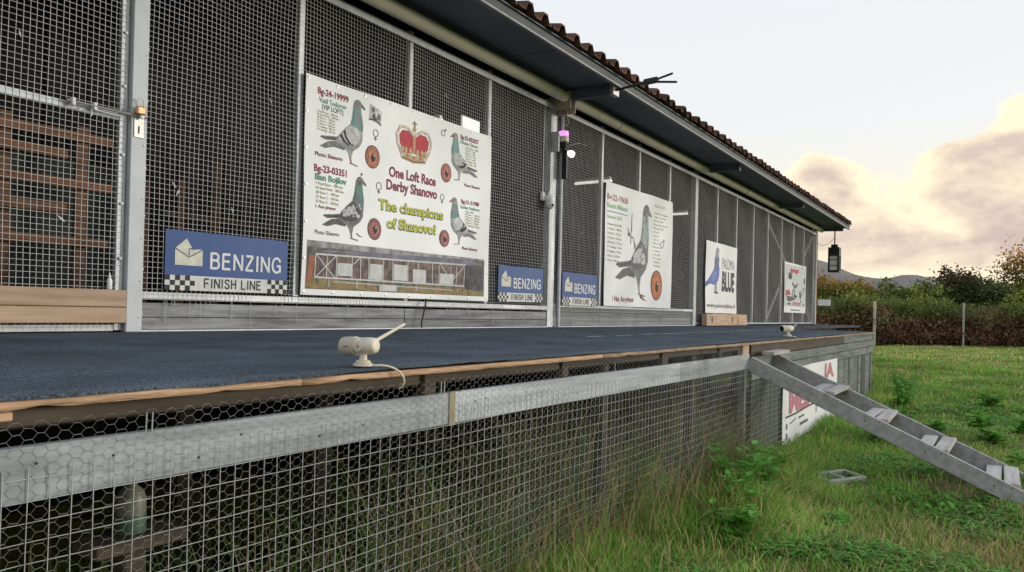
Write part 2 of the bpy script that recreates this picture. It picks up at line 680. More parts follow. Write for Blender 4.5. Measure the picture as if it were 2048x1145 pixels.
def ground_mat():
    M = bpy.data.materials.new('meadow_ground')
    M.use_nodes = True
    t = M.node_tree
    N, L = t.nodes, t.links.new
    b = N['Principled BSDF']
    b.inputs['Roughness'].default_value = 0.95
    b.inputs['Specular IOR Level'].default_value = 0.1
    g = N.new('ShaderNodeNewGeometry')

    def nz(sc, d=6, ro=0.6):
        n = N.new('ShaderNodeTexNoise')
        n.inputs['Scale'].default_value = sc
        n.inputs['Detail'].default_value = d
        n.inputs['Roughness'].default_value = ro
        L(g.outputs['Position'], n.inputs['Vector'])
        return n.outputs[0]

    def rng_(s, a, c):
        r = N.new('ShaderNodeMapRange')
        L(s, r.inputs[0])
        r.inputs[1].default_value, r.inputs[2].default_value = a, c
        return r.outputs[0]

    def mix(f, a, c):
        m = N.new('ShaderNodeMix')
        m.data_type = 'RGBA'
        L(f, m.inputs[0])
        for s, x in ((m.inputs[6], a), (m.inputs[7], c)):
            if hasattr(x, 'links'):
                L(x, s)
            else:
                s.default_value = (*x, 1)
        return m.outputs[2]
    c1 = mix(rng_(nz(0.5), 0.4, 0.65), (0.13, 0.20, 0.035), (0.25, 0.24, 0.06))
    c2 = mix(rng_(nz(9.0, 8, 0.7), 0.45, 0.72), c1, (0.045, 0.065, 0.02))
    c3 = mix(rng_(nz(1.7, 5), 0.54, 0.66), c2, (0.16, 0.11, 0.062))
    for cx_, cy_, rx_ in ((6.7, -4.4, 0.85), (5.4, -4.72, 0.6), (4.3, -4.35, 0.35)):   # trodden earth
        sb = N.new('ShaderNodeVectorMath')
        sb.operation = 'DISTANCE'
        L(g.outputs['Position'], sb.inputs[0])
        sb.inputs[1].default_value = (cx_, cy_, GZ)
        ad = N.new('ShaderNodeMath')
        ad.operation = 'MULTIPLY_ADD'
        L(nz(4.0, 5), ad.inputs[0])
        ad.inputs[1].default_value = 0.9
        L(sb.outputs['Value'], ad.inputs[2])
        inv = N.new('ShaderNodeMapRange')
        L(ad.outputs[0], inv.inputs[0])
        inv.inputs[1].default_value, inv.inputs[2].default_value = rx_ + 0.55, rx_ + 0.2
        c3 = mix(inv.outputs[0], c3, (0.20, 0.135, 0.08))
    L(c3, b.inputs['Base Color'])
    bp = N.new('ShaderNodeBump')
    bp.inputs['Strength'].default_value = 0.8
    bp.inputs['Distance'].default_value = 0.05
    L(nz(24.0, 5), bp.inputs['Height'])
    L(bp.outputs[0], b.inputs['Normal'])
    return M


xs = np.unique(np.concatenate([np.linspace(-2500, -30, 10), np.linspace(-30, -4, 8), np.arange(-4, 52, 0.4), np.linspace(52, 120, 16), np.linspace(120, 3500, 14)]))
ys = np.unique(np.concatenate([np.linspace(-2500, -60, 10), np.linspace(-60, -12, 12), np.arange(-12, 14, 0.4), np.linspace(14, 80, 14), np.linspace(80, 2500, 10)]))
X, Y = np.meshgrid(xs, ys, indexing='ij')
Z = np.where((np.abs(X) < 60) & (np.abs(Y) < 30), gh(X, Y), GZ - 0.03)
idx = np.arange(X.size).reshape(X.shape)
T = np.stack([idx[:-1, :-1], idx[1:, :-1], idx[1:, 1:], idx[:-1, 1:]], -1).reshape(-1, 4)
g = np_mesh('ground', np.stack([X, Y, Z], -1).reshape(-1, 3), T, ground_mat(), kind='structure', smooth=True)

hill_m = mat('far_hillside', (0.25, 0.225, 0.205), 0.95, col2=(0.20, 0.18, 0.165), scale=0.02, spec=0.05)  # pale grey: distance haze is put into the hillside colour
ay = np.linspace(-900, 900, 181)
ax = np.linspace(-260, 260, 15)
A, Bq = np.meshgrid(ay, ax, indexing='ij')


def ridge(y):
    cx = [-900, -400, -150, -20, 20, 63, 88, 112, 131, 152, 177, 200, 222, 270, 330, 600, 900]
    cz = [30, 60, 42, 42, 48, 58, 66, 61, 57, 60, 69, 79, 88, 104, 116, 92, 40]
    h = np.mean([np.interp(y + d, cx, cz) for d in np.linspace(-14, 14, 9)], axis=0)
    return h + 6 + 0.7 * np.sin(y * 0.13) + 0.5 * np.sin(y * 0.29)


Hh = ridge(A) * np.clip(np.cos(Bq / 260 * math.pi / 2), 0, 1) + 1.5 * np.sin(A * 0.07 + Bq * 0.05)
idx = np.arange(A.size).reshape(A.shape)
T = np.stack([idx[:-1, :-1], idx[1:, :-1], idx[1:, 1:], idx[:-1, 1:]], -1).reshape(-1, 4)
np_mesh('hills', np.stack([1150 + Bq, A, GZ - 6 + Hh], -1).reshape(-1, 3), T, hill_m, kind='structure', smooth=True)

# =====================================================================
# PIGEON LOFT
# =====================================================================
XL, XR = -2.2, 24.42
LO = thing('pigeon_loft', 'long pigeon loft with wire mesh front and tiled roof behind the dark deck', 'pigeon loft', (11.0, 0, GZ))
PX = [1.30, 2.655, 4.03, 5.37, 6.70, 8.13, 9.53, 10.85, 12.15, 13.50, 14.76, 16.08, 17.41, 18.70, 20.08, 21.41, 22.73, 24.10]
BIG = {2.655, 8.13, 13.50}
# posts
for x in [-1.5, 0.0] + PX:
    if x == 2.655:
        MB().box(2.602, 2.710, -0.045, 0.03, 0.0, 3.0).build('post', steel_paint, LO, label='broad pale grey steel door post')
    elif x in BIG:
        MB().box(x - 0.075, x + 0.075, 0.008, 0.10, 0.0, 2.94).build('post', galv, LO)
    else:
        w = 0.030 if x > 9 else 0.028
        MB().box(x - w, x + w, 0.008, 0.06, 0.03 if (x > 13 or x < 2) else (0.274 if x < 8 else 0.307), 2.90).build('post', galv, LO)
# thin second upright beside the mid post
MB().tube([(8.286, -0.02, 0.0), (8.286, -0.02, 2.86)], 0.028, 8).build('downpipe', galv, LO)
# top rail, low rails
for a, b in ((-2.2, 2.6), (2.71, 8.13), (8.13, 13.5), (13.5, 18.7), (18.7, 24.4)):
    MB().box(a + 0.004, b - 0.004, -0.012, 0.006 if a < 0 else 0.007, 2.79, 2.86).build('top_rail', galv, LO)
MB().box(2.72, 8.05, 0.009, 0.05, 0.222, 0.272).build('low_rail', galv, LO)
MB().box(8.21, 13.42, 0.009, 0.05, 0.262, 0.305).build('low_rail', galv, LO)
MB().box(13.58, 24.06, 0.009, 0.05, 0.02, 0.06).build('low_rail', galv, LO)
# kick boards under the mesh
for a, b in ((2.72, 5.36), (5.368, 8.04)):
    bx('kick_board', grey_wood, LO, a, b, 0.012, 0.045, 0.012, 0.094)
    bx('kick_board', grey_wood, LO, a, b, 0.014, 0.047, 0.098, 0.196)
for a, b in ((8.22, 10.84), (10.848, 13.41)):
    for z0, z1 in ((0.014, 0.075), (0.079, 0.14), (0.144, 0.20), (0.204, 0.256)):
        bx('kick_board', green_wood if z0 > 0.1 else grey_wood, LO, a, b, 0.05, 0.07, z0, z1)
bx('sill', galv, LO, 2.72, 8.04, -0.016, 0.06, 0.0, 0.011)
bx('sill', galv, LO, 8.22, 13.42, -0.016, 0.06, 0.0, 0.012)
# tack marks / wire ends hanging over the kick boards
m = MB()
for k in range(46):
    x = 2.76 + rng.random() * 5.2
    z = 0.22
    l = 0.03 + 0.16 * rng.random()
    m.tube([(x, 0.001, z), (x + 0.003, -0.002, z - l)], 0.0016, 4)
    if rng.random() < 0.45:
        m.tube([(x - 0.03, 0.0, z - l * 0.8), (x + 0.035, 0.0, z - l * 0.8)], 0.0016, 4)
m.build('wire_ends', wire_m, LO, kind='stuff')
# mesh panels
MP = 0.0363
edges = [2.71] + [x for x in PX if x > 3] + [24.36]
for i in range(len(edges) - 1):
    a, b = edges[i], edges[i + 1]
    z0 = 0.215 if a < 8.0 else (0.02 if a >= 13.4 else 0.26)
    if 8.0 < a < 13.4:
        z0 = 0.03
    V, Q = grid_wires(a + 0.002, b - 0.002, z0, 2.83, -0.002, MP, MP, 0.0017 if a < 9 else 0.0016, amp=0.012, seg=0.22, ph=i * 1.7)
    np_mesh('wire_mesh', V, Q, wire_m, LO, kind='stuff')
# diagonal braces behind the last bays
for a, b in (((18.72, 0.07, 2.62), (21.2, 0.07, 1.45)), ((22.72, 0.07, 1.9), (24.1, 0.07, 2.75)), ((20.08, 0.07, 1.0), (18.75, 0.07, 0.08)), ((22.75, 0.07, 0.9), (23.9, 0.07, 0.08))):
    MB().beam(a, b, 0.03, 0.06, up=(0, 1, 0)).build('brace', galv, LO)
# corner
bx('corner_post', redbrown, LO, 24.34, 24.46, -0.03, 0.12, -0.02, 2.9)
bx('corner_trim', white_frame, LO, 24.27, 24.335, -0.03, 0.02, 0.0, 2.86)
# back wall of boards, ceiling, end walls, floor
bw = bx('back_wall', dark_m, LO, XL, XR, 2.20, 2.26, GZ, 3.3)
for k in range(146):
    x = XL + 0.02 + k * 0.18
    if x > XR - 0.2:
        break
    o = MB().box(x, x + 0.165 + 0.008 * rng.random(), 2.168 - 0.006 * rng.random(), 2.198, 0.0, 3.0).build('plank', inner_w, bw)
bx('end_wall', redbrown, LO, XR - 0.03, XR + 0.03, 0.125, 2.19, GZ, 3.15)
bx('end_wall', dark_m, LO, XL - 0.03, XL + 0.03, 0.0, 2.19, GZ, 3.15)  # unseen wall at the left end, added to block light
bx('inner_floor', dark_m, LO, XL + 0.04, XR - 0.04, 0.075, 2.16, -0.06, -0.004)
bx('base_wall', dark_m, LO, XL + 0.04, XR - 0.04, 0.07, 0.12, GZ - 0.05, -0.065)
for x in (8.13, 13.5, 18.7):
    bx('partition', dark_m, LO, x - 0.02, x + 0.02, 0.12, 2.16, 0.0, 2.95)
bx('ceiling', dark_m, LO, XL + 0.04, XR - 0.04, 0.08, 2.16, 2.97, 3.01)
# inner slats that catch a little light behind the second and later panels
for k, x in enumerate(np.concatenate([np.arange(2.95, 8.0, 0.27), np.arange(8.4, 13.3, 0.3), np.arange(13.8, 24, 0.45)])):
    h = 1.15 + 0.5 * rng.random() if x < 8 else 2.6
    bx('slat', joist_w if (x < 4.1 and k % 3) else inner_w, LO, x, x + 0.07 + 0.03 * rng.random(), 1.55, 1.575, 0.0, h)

# roof: eaves soffit, beams, fascia, tiles
SZ = 3.0
yE = -0.86
RO = MB().add([(XL - 0.35, -0.93, 3.06), (XR + 0.28, -0.93, 3.06), (XR + 0.28, 2.6, 3.62), (XL - 0.35, 2.6, 3.62), (XL - 0.35, -0.93, 3.075), (XR + 0.28, -0.93, 3.075), (XR + 0.28, 2.6, 3.65), (XL - 0.35, 2.6, 3.65)],
              [(0, 1, 2, 3), (7, 6, 5, 4), (0, 3, 7, 4), (1, 5, 6, 2), (0, 4, 5, 1), (3, 2, 6, 7)]).build('roof', soffit_m, LO)
xa = XL - 0.3
while xa < XR + 0.24:
    xb = min(xa + 1.85, XR + 0.25)
    c0, c1_ = xa + 0.003, xb - 0.003
    dz = rng.normal(0, 0.0015)
    MB().add([(c0, 0.079, 3.05 + dz), (c1_, 0.079, 3.05 + dz), (c1_, yE, 2.995 + dz), (c0, yE, 2.995 + dz), (c0, 0.079, 3.065), (c1_, 0.079, 3.065), (c1_, yE, 3.01), (c0, yE, 3.01)],
             [(0, 1, 2, 3), (7, 6, 5, 4), (0, 3, 7, 4), (1, 5, 6, 2), (0, 4, 5, 1), (3, 2, 6, 7)]).build('soffit_panel', soffit_m, LO)
    xa = xb
for x in (-1.5, 2.655, 8.13, 13.5, 18.75, 24.2):
    MB().beam((x, 0.06, 2.95), (x, -0.80, 2.925), 0.09, 0.11).build('eaves_beam', soffit_m, LO)
for a, b in ((XL - 0.3, 4.0), (4.0, 10.0), (10.0, 16.0), (16.0, XR + 0.25)):
    bx('fascia', fascia_m, LO, a + 0.002, b - 0.002, -0.905, -0.863, 2.985, 3.085)
    bx('fascia_edge', fascia_l, LO, a + 0.002, b - 0.002, -0.912, -0.862, 2.955, 2.984)


def tile_mesh():
    """one roman tile: raised roll at its side, flat pan, thick front edge"""
    prof = []
    w = 0.322
    for k in range(17):
        t = k / 16
        x = -w / 2 + w * t
        u = (t - 0.62) / 0.24
        z = 0.085 * min(1.0, 2.2 * (1 - abs(u))) if abs(u) < 1 else 0.0
        prof.append((x, z))
    V_, F_ = [], []
    L_ = 0.42
    for yy, dz in ((0, 0), (L_, 0.075)):
        for x, z in prof:
            V_.append((x, yy, z + dz + 0.020))
        for x, z in prof:
            V_.append((x, yy, z + dz))
    n = len(prof)
    for i in range(n - 1):
        F_.append((i, i + 1, 2 * n + i + 1, 2 * n + i))
        F_.append((n + i + 1, n + i, 3 * n + i, 3 * n + i + 1))
        F_.append((i + 1, i, n + i, n + i + 1))
    me = bpy.data.meshes.new('roof_tile')
    me.from_pydata(V_, [], F_)
    me.materials.append(tile_m)
    me.update()
    return me


tm = tile_mesh()
oo = root_org(RO)
for row in range(2):
    for k in range(int((XR - XL + 0.6) / 0.318)):
        o = bpy.data.objects.new('roof_tile', tm)
        COL.objects.link(o)
        o.parent = RO
        x = XL - 0.18 + k * 0.318
        o.location = Vector((x + rng.normal(0, 0.008), -0.99 + row * 0.36 + rng.normal(0, 0.012), 3.080 + row * 0.068 + rng.normal(0, 0.004))) - oo
        o.rotation_euler = (rng.normal(0, 0.022), rng.normal(0, 0.022), rng.normal(0, 0.022))
# the rest of the roof covering, never seen from the ground, as one corrugated sheet
xs = np.linspace(XL - 0.3, XR + 0.25, 700)
ysr = np.linspace(-0.27, 2.62, 8)
X, Y = np.meshgrid(xs, ysr, indexing='ij')
Z = 3.10 + (Y + 0.93) * 0.163 + 0.03 * np.clip(np.sin(X / 0.318 * 2 * math.pi), 0, 1)
idx = np.arange(X.size).reshape(X.shape)
np_mesh('tile_field', np.stack([X, Y, Z], -1).reshape(-1, 3), np.stack([idx[:-1, :-1], idx[1:, :-1], idx[1:, 1:], idx[:-1, 1:]], -1).reshape(-1, 4), tile_m, RO, kind='stuff')

# cream roller tubes along the top of the wall with a bracket where they meet
for a, b in ((XL, 8.06), (8.25, 15.95), (15.97, 24.3)):
    MB().tube([(a, -0.175, 2.925), (a * 0.67 + b * 0.33, -0.175, 2.920), (a * 0.33 + b * 0.67, -0.175, 2.922), (b, -0.175, 2.925)], 0.068, 14).build('roller_tube', cream, LO)
br = MB().box(8.08, 8.10, -0.25, 0.0, 2.78, 3.0).box(8.20, 8.22, -0.25, 0.0, 2.74, 2.98).build('tube_bracket', cream_d, LO)
MB().tube([(8.15, -0.16, 2.86), (8.15, -0.165, 2.70), (8.152, -0.19, 2.62), (8.155, -0.16, 2.58), (8.155, -0.14, 2.62)], 0.009, 6).build('hook', steel, br)
MB().box(8.12, 8.19, -0.19, -0.13, 2.80, 2.90).build('pulley', mat('rust_orange', (0.42, 0.2, 0.12), 0.7, var=0.4, scale=20), br)
for k in range(5):
    MB().lathe([(0.0685, 0), (0.072, 0.004), (0.072, 0.03), (0.0685, 0.034)], (9.6 + k * 3.2, -0.175, 2.923), axis=(1, 0, 0), n=14).build('tube_clip', cream_d, LO)

# door: mesh door at the near end
DR = bx('door', galv, LO, 2.545, 2.598, -0.006, 0.035, 0.01, 2.78)
for z0, z1 in ((1.383, 1.43), (0.005, 0.05), (2.70, 2.75)):
    MB().box(1.36, 2.544, -0.004, 0.03, z0, z1).build('rail', galv, DR)
MB().box(1.345, 1.40, -0.006, 0.035, 0.01, 2.78).build('stile', galv, DR)
V, Q = grid_wires(1.36, 2.59, 0.02, 2.77, -0.012, MP, MP, 0.0017, amp=0.008, seg=0.22, ph=0.4)
np_mesh('wire_mesh', V, Q, wire_m, DR, kind='stuff')
V, Q = grid_wires(-2.1, 1.33, 0.02, 2.77, -0.004, MP, MP, 0.0017, amp=0.008, seg=0.22, ph=2.4)
np_mesh('wire_mesh', V, Q, wire_m, LO, kind='stuff')
bx('plank', old_pine, DR, 0.95, 2.598, -0.058, -0.020, 0.060, 0.160)
bx('plank', old_pine, DR, 0.95, 2.598, -0.056, -0.020, 0.164, 0.274)
# bolt on the door
bo = MB().tube([(2.20, -0.04, 1.424), (2.70, -0.055, 1.424)], 0.0085, 8).build('bolt', steel, DR)
# second, thinner stay rod and clips
m = MB().tube([(2.36, -0.035, 1.404), (2.56, -0.035, 1.402)], 0.005, 6)
m.build('stay_rod', galv, DR)
for x in (2.23, 2.36):
    MB().box(x, x + 0.022, -0.052, -0.02, 1.398, 1.448).build('bolt_clip', white_frame, DR)
MB().tube([(2.34, -0.05, 1.42), (2.335, -0.07, 1.40), (2.333, -0.072, 1.352)], 0.006, 6).build('bolt_handle', steel, DR)
# hasp plate on the post
hp = MB().box(2.618, 2.684, -0.052, -0.046, 1.285, 1.45).build('hasp_plate', steel, LO)
MB().box(2.645, 2.653, -0.056, -0.051, 1.31, 1.36).build('slot', black_pl, hp)
# screws and washers on the post and stiles
m = MB()
for z in (0.12, 0.42, 0.78, 1.10, 1.55, 1.9, 2.3):
    m.lathe([(0.011, 0), (0.011, 0.004), (0.004, 0.006)], (2.722, -0.006, z), axis=(0, -1, 0), n=10)
    m.lathe([(0.011, 0), (0.011, 0.004), (0.004, 0.006)], (2.57, -0.014, z + 0.06), axis=(0, -1, 0), n=10)
    m.lathe([(0.006, 0), (0.006, 0.003), (0.002, 0.004)], (2.69, -0.046, z * 0.8), axis=(0, -1, 0), n=8)
m.build('screws', galv, LO, kind='stuff')

m = MB()
for x, z in ((2.93, 1.02), (2.96, 0.97), (3.05, 0.55), (3.4, 0.9), (3.72, 1.8), (5.9, 2.4), (7.2, 1.1), (7.5, 2.2), (6.9, 0.9), (2.2, 0.7), (1.95, 1.75), (8.9, 1.3), (12.8, 0.9), (13.0, 1.6), (14.3, 2.2)):
    a_ = rng.random() * 6.28
    l = 0.018 + 0.022 * rng.random()
    d_ = Vector((math.cos(a_), -0.2, math.sin(a_))) * l
    n_ = Vector((-math.sin(a_), 0, math.cos(a_))) * l * 0.22
    p_ = Vector((x, -0.012, z))
    m.add([p_ - d_, p_ - d_ * 0.2 + n_, p_ + d_, p_ - d_ * 0.2 - n_, p_ + Vector((0, -0.003, 0))], [(0, 4, 1), (1, 4, 2), (2, 4, 3), (3, 4, 0)])
m.build('feathers', mat('feather', (0.6, 0.6, 0.58), 0.8, var=0.4, scale=30), LO, kind='stuff')

# padlock hanging from the bolt end
pl = thing('padlock', 'small copper coloured padlock on the door bolt at the pale post', 'padlock', (2.645, -0.075, 1.41))
m = MB()
m.obox((2.643, -0.082, 1.456), (0.064, 0.026, 0.058), ch=0.01)
m.build('lock_body', copper, pl)
MB().tube([(2.620, -0.082, 1.475), (2.619, -0.082, 1.512), (2.630, -0.082, 1.532), (2.652, -0.082, 1.533), (2.664, -0.082, 1.514), (2.664, -0.082, 1.475)], 0.006, 6).build('shackle', white_frame, pl)
MB().lathe([(0.013, 0), (0.016, 0.004), (0.013, 0.014), (0.005, 0.017)], (2.655, -0.070, 1.418), axis=(0, -1, 0), n=10).build('bolt_cap', white_pl, pl)

# =====================================================================
# DECK (PLATFORM)
# =====================================================================
PF = thing('deck', 'raised wooden deck covered in dark blue grey felt with mesh below', 'deck', (6.0, -1.6, GZ))
DXE = 13.2


def slab(poly, z0, z1):
    n = len(poly)
    V_ = [(x, y, z0) for x, y in poly] + [(x, y, z1) for x, y in poly]
    F_ = [tuple(range(n - 1, -1, -1)), tuple(range(n, 2 * n))] + [(i, (i + 1) % n, n + (i + 1) % n, n + i) for i in range(n)]
    return MB().add(V_, F_)


# felt with a slightly uneven surface and front edge
xs = np.unique(np.concatenate([np.arange(-2.2, DXE, 0.12), [DXE]]))
nx = len(xs)
rows = np.concatenate([np.linspace(-0.018, -3.0, 20), [-3.114]])
X = np.repeat(xs[:, None], len(rows), 1)
Y = np.repeat(rows[None, :], nx, 0).copy()
Y[:, -1] += 0.002 * np.sin(xs * 2.1) + rng.normal(0, 0.0022, nx)
Z = -0.001 + 0.003 * np.sin(X * 1.9 + Y) + 0.002 * np.sin(X * 4.1 - 2 * Y) + rng.normal(0, 0.0006, X.shape)
Z[:, -1] -= 0.001
Z[:, 0] = 0.0
top = np.stack([X, Y, Z], -1).reshape(-1, 3)
lip = np.stack([xs, Y[:, -1], Z[:, -1] - 0.007 + rng.normal(0, 0.0018, nx)], -1)
V = np.concatenate([top, lip])
idx = np.arange(X.size).reshape(X.shape)
Tq = np.stack([idx[:-1, :-1], idx[1:, :-1], idx[1:, 1:], idx[:-1, 1:]], -1).reshape(-1, 4)
li = np.arange(nx) + X.size
Tl = np.stack([idx[:-1, -1], idx[1:, -1], li[1:], li[:-1]], -1)
np_mesh('felt', V, np.concatenate([Tq, Tl])[:, ::-1], felt, PF, smooth=True)
slab([(DXE + 0.004, -0.018), (24.6, -0.018), (24.6, -1.30), (DXE + 0.004, -1.30)], -0.02, 0.0).build('felt', felt, PF)
# boards below the felt
bx('deck_board', joist_w, PF, -2.2, DXE, -3.06, -0.02, -0.045, -0.018)
bx('deck_board', joist_w, PF, DXE + 0.004, 24.55, -1.28, -0.02, -0.05, -0.022)
# white chalk / tape marks on the felt
m = MB()
x = 5.2
while x < 11.0:
    l = 0.15 + 0.7 * rng.random() * (1 if x > 7 else 0.4)
    yq = -2.02 + 0.01 * math.sin(x) + (x - 7) * 0.02
    zq = 0.007
    m.obox((x + l / 2, yq, zq), (l, 0.008 + 0.008 * rng.random(), 0.003))
    x += l + 0.05 + 0.5 * rng.random() * (0.3 if x > 7 else 1)
m.build('tape_strip', mat('worn_tape', (0.36, 0.38, 0.40), 0.8, var=0.6, scale=9), PF, kind='stuff')
# front edge boards
segs = [(-2.2, -0.4, 0.0), (-0.396, 1.45, 0.002), (1.454, 3.4, 0.0), (3.404, 5.2, -0.004), (5.204, 7.6, -0.006), (7.604, 10.2, -0.004), (10.204, DXE + 0.05, 0.004)]
for i, (a, b, dz) in enumerate(segs):
    k = max(6, int((b - a) / 0.06))
    xs = np.linspace(a, b, k)
    r4 = np.random.default_rng(70 + i)
    wz = 0.0015 * np.sin(xs * 1.1 + i) - 0.001
    lo = np.abs(r4.normal(0, 0.0012, k)) + 0.007 * (r4.random(k) < 0.07) * r4.random(k)
    fy = r4.normal(0, 0.0004, k)
    zt_, zb_ = -0.0125 + dz * 0.2 + wz * 0.5, -0.034 + dz * 0.2 + wz * 0.5 + lo
    ring = [np.stack([xs, np.full(k, YF - 0.018) + fy, zb_], -1), np.stack([xs, np.full(k, YF - 0.018) + fy * 0.7, zt_ - 0.003], -1), np.stack([xs, np.full(k, YF - 0.013), zt_ + 0.0], -1), np.stack([xs, np.full(k, YF + 0.024), zt_], -1), np.stack([xs, np.full(k, YF + 0.024), zb_], -1)]
    Vv = np.stack(ring, 1).reshape(-1, 3)
    id_ = np.arange(k * 5).reshape(k, 5)
    q1, q2 = id_[:-1], id_[1:]
    Qv = np.stack([q1, q2, np.roll(q2, -1, 1), np.roll(q1, -1, 1)], -1).reshape(-1, 4)
    Qv = np.concatenate([Qv, [[id_[0, 0], id_[0, 1], id_[0, 3], id_[0, 4]], [id_[-1, 4], id_[-1, 3], id_[-1, 1], id_[-1, 0]]]])
    np_mesh('edge_board', Vv, Qv, edge_near if a < 3.3 else edge_far, PF)
bx('edge_board', pine, PF, 0.20, 0.70, YF - 0.010, YF + 0.035, -0.055, -0.036)
# joist and blocks behind the edge
for a, b in ((-2.2, 2.1), (2.104, 5.0), (5.004, 6.0)):
    bx('joist', joist_w, PF, a, b, YF + 0.016, YF + 0.05, -0.075, -0.034)
for x, w, h in ((2.02, 0.07, 0.13), (3.02, 0.06, 0.10), (4.25, 0.10, 0.12), (5.35, 0.06, 0.1), (5.95, 0.17, 0.09)):
    bx('spacer_block', old_pine if x > 5.9 else joist_w, PF, x, x + w, YF + 0.0, YF + 0.045, -0.035 - h * 0.98, -0.034)
# long grey rail
for a, b in ((-1.6, 2.17), (2.174, 4.55), (4.554, 6.12)):
    bx('rail', rail_wood, PF, a, b, YF - 0.006, YF + 0.026, -0.232, -0.113)
bx('rail_joint', mat('tan_tape', (0.36, 0.31, 0.2), 0.8, var=0.3, scale=20), PF, 2.155, 2.19, YF - 0.011, YF - 0.0065, -0.236, -0.111)
m = MB()
for k in range(34):
    x = -0.2 + 6.2 * k / 33 + 0.05 * rng.normal()
    m.lathe([(0.0035, 0), (0.0032, 0.002), (0.001, 0.003)], (x, YF - 0.006, -0.145 - 0.06 * rng.random()), axis=(0, -1, 0), n=7)
m.build('nails', mat('rusty_nail', (0.10, 0.06, 0.04), 0.8, var=0.4, scale=30), PF, kind='stuff')
# posts carrying the rail and deck
for x in (-1.2, 3.55, 4.9, 6.14):
    bx('post', grey_wood if x > 6 else joist_w, PF, x - 0.03, x + 0.03, YF + 0.03, YF + 0.09, GZ - 0.1, -0.05)
for x in (0.2, 2.6, 5.0, 7.4, 9.8, 12.2):
    for y in (-1.9, -0.7):
        bx('post', joist_w, PF, x - 0.05, x + 0.05, y - 0.05, y + 0.05, GZ - 0.1, -0.05)
for y in (-2.6, -1.3):
    bx('bearer', joist_w, PF, -2.1, DXE - 0.1, y - 0.03, y + 0.03, -0.15, -0.05)
# welded mesh below the rail
LP = 0.0456
for i, (a, b) in enumerate(((-1.4, 2.19), (2.19, 4.55), (4.55, 7.2))):
    V, Q = grid_wires(a + 0.001, b - 0.001, GZ - 0.05, -0.158, YF - 0.016, LP, LP, 0.00115, amp=0.009, seg=0.16, ph=1.3 * i + 0.5)
    np_mesh('wire_mesh', V, Q, wire_low, PF, kind='stuff')


# chicken wire behind it
def hexwire(x0, x1, z0, z1, y, a, h, r):
    """hexagons with their twisted edges lying level: pitch 2a along x, h along z"""
    ncol = int((x1 - x0) / a)
    nrow = int((z1 - z0) / h)
    t = a * 0.30
    rr = np.random.default_rng(5)
    node = {}

    def P(i, j, s):
        k = (i, j, s)
        if k not in node:
            x = x0 + i * a + s * t
            z = z1 - (j + 0.5 * (i % 2)) * h
            node[k] = (x + rr.normal(0, a * 0.03), y + rr.normal(0, 0.0015) + 0.004 * math.sin(x * 3.1) * math.cos(z * 4), z + rr.normal(0, h * 0.035))
        return node[k]
    paths, tw = [], []
    for i in range(ncol):
        for j in range(nrow):
            tw.append((P(i, j, -1), P(i, j, 1)))
            if i + 1 < ncol:
                j2 = j - 1 + (i % 2)
                for jj in (j2, j2 + 1):
                    if 0 <= jj < nrow:
                        paths.append((P(i, j, 1), P(i + 1, jj, -1)))
    v1 = np_wires(np.array(paths), r, 3)
    v2 = np_wires(np.array(tw), r * 1.5, 3)
    return cat_vq([v1, v2])


V, Q = hexwire(-1.4, 6.12, GZ - 0.02, -0.060, YF - 0.010, 0.0245, 0.0262, 0.0005)
np_mesh('chicken_wire', V, Q, hex_m, PF, kind='stuff')
# thin staples and tie rods in the gap over the rail
for x in (0.985, 1.0, 2.10, 2.12, 3.56):
    MB().tube([(x, YF - 0.012, -0.115), (x + 0.001, YF - 0.012, -0.066)], 0.002, 5).build('tie_wire', galv, PF)
# far part of the deck front: boards instead of mesh
for i, (a, b) in enumerate(((6.2, 8.3), (8.304, 10.6), (10.604, DXE + 0.02))):
    bx('side_board', joist_w if i < 2 else green_wood, PF, a, b, YF + 0.004, YF + 0.03, -0.135, -0.036)
    bx('side_board', green_wood, PF, a, b, YF - 0.008, YF + 0.025, -0.232, -0.140)
    bx('side_board', green_wood, PF, a, b, YF - 0.006, YF + 0.024, -0.335, -0.238)
x = 6.22
while x < DXE - 0.02:
    w = 0.13 + 0.03 * rng.random()
    bx('slat', moss_dark if x < 10 or rng.random() < 0.6 else green_wood, PF, x, min(x + w, DXE + 0.02), YF + 0.004 * rng.random(), YF + 0.022, GZ - 0.08, -0.341)
    x += w + 0.008
bx('end_board', green_wood, PF, DXE + 0.022, DXE + 0.05, YF, -1.33, GZ - 0.08, -0.03)
# dark boards standing at the back of the space below the deck are the loft's base wall; a few old boards and blocks lie there
bd = MB()
bd.obox((1.35, -2.55, GZ + 0.10), (1.5, 0.35, 0.05), Matrix.Rotation(0.12, 3, 'Y') @ Matrix.Rotation(0.2, 3, 'Z'))
tag(bd.build('loose_board', brown_w, org=(1.35, -2.55, GZ)), 'reddish brown loose board lying under the deck behind the wire', 'board')
bd = MB()
bd.obox((2.5, -2.3, GZ + 0.22), (1.8, 0.2, 0.04), Matrix.Rotation(-0.08, 3, 'Y') @ Matrix.Rotation(-0.1, 3, 'Z'))
bd.obox((2.4, -2.3, GZ + 0.1), (0.1, 0.25, 0.22))
tag(bd.build('plank_trestle', inner_w, org=(2.5, -2.3, GZ)), 'dark plank on a block beneath the deck, beyond the brown board', 'plank')
bd = MB()
bd.lathe([(0.035, 0), (0.037, 0.01), (0.037, 0.085), (0.030, 0.11), (0.014, 0.125), (0.014, 0.14)], (1.09, -2.86, -0.42), n=14, mi=0)
bd.lathe([(0.038, 0.0), (0.0385, 0.045), (0.037, 0.05)], (1.09, -2.86, -0.42), n=14, mi=1)
bd.box(0.97, 1.22, -2.92, -2.80, -0.46, -0.421, mi=2)
bd.box(1.06, 1.12, -2.89, -2.83, GZ - 0.05, -0.461, mi=2)
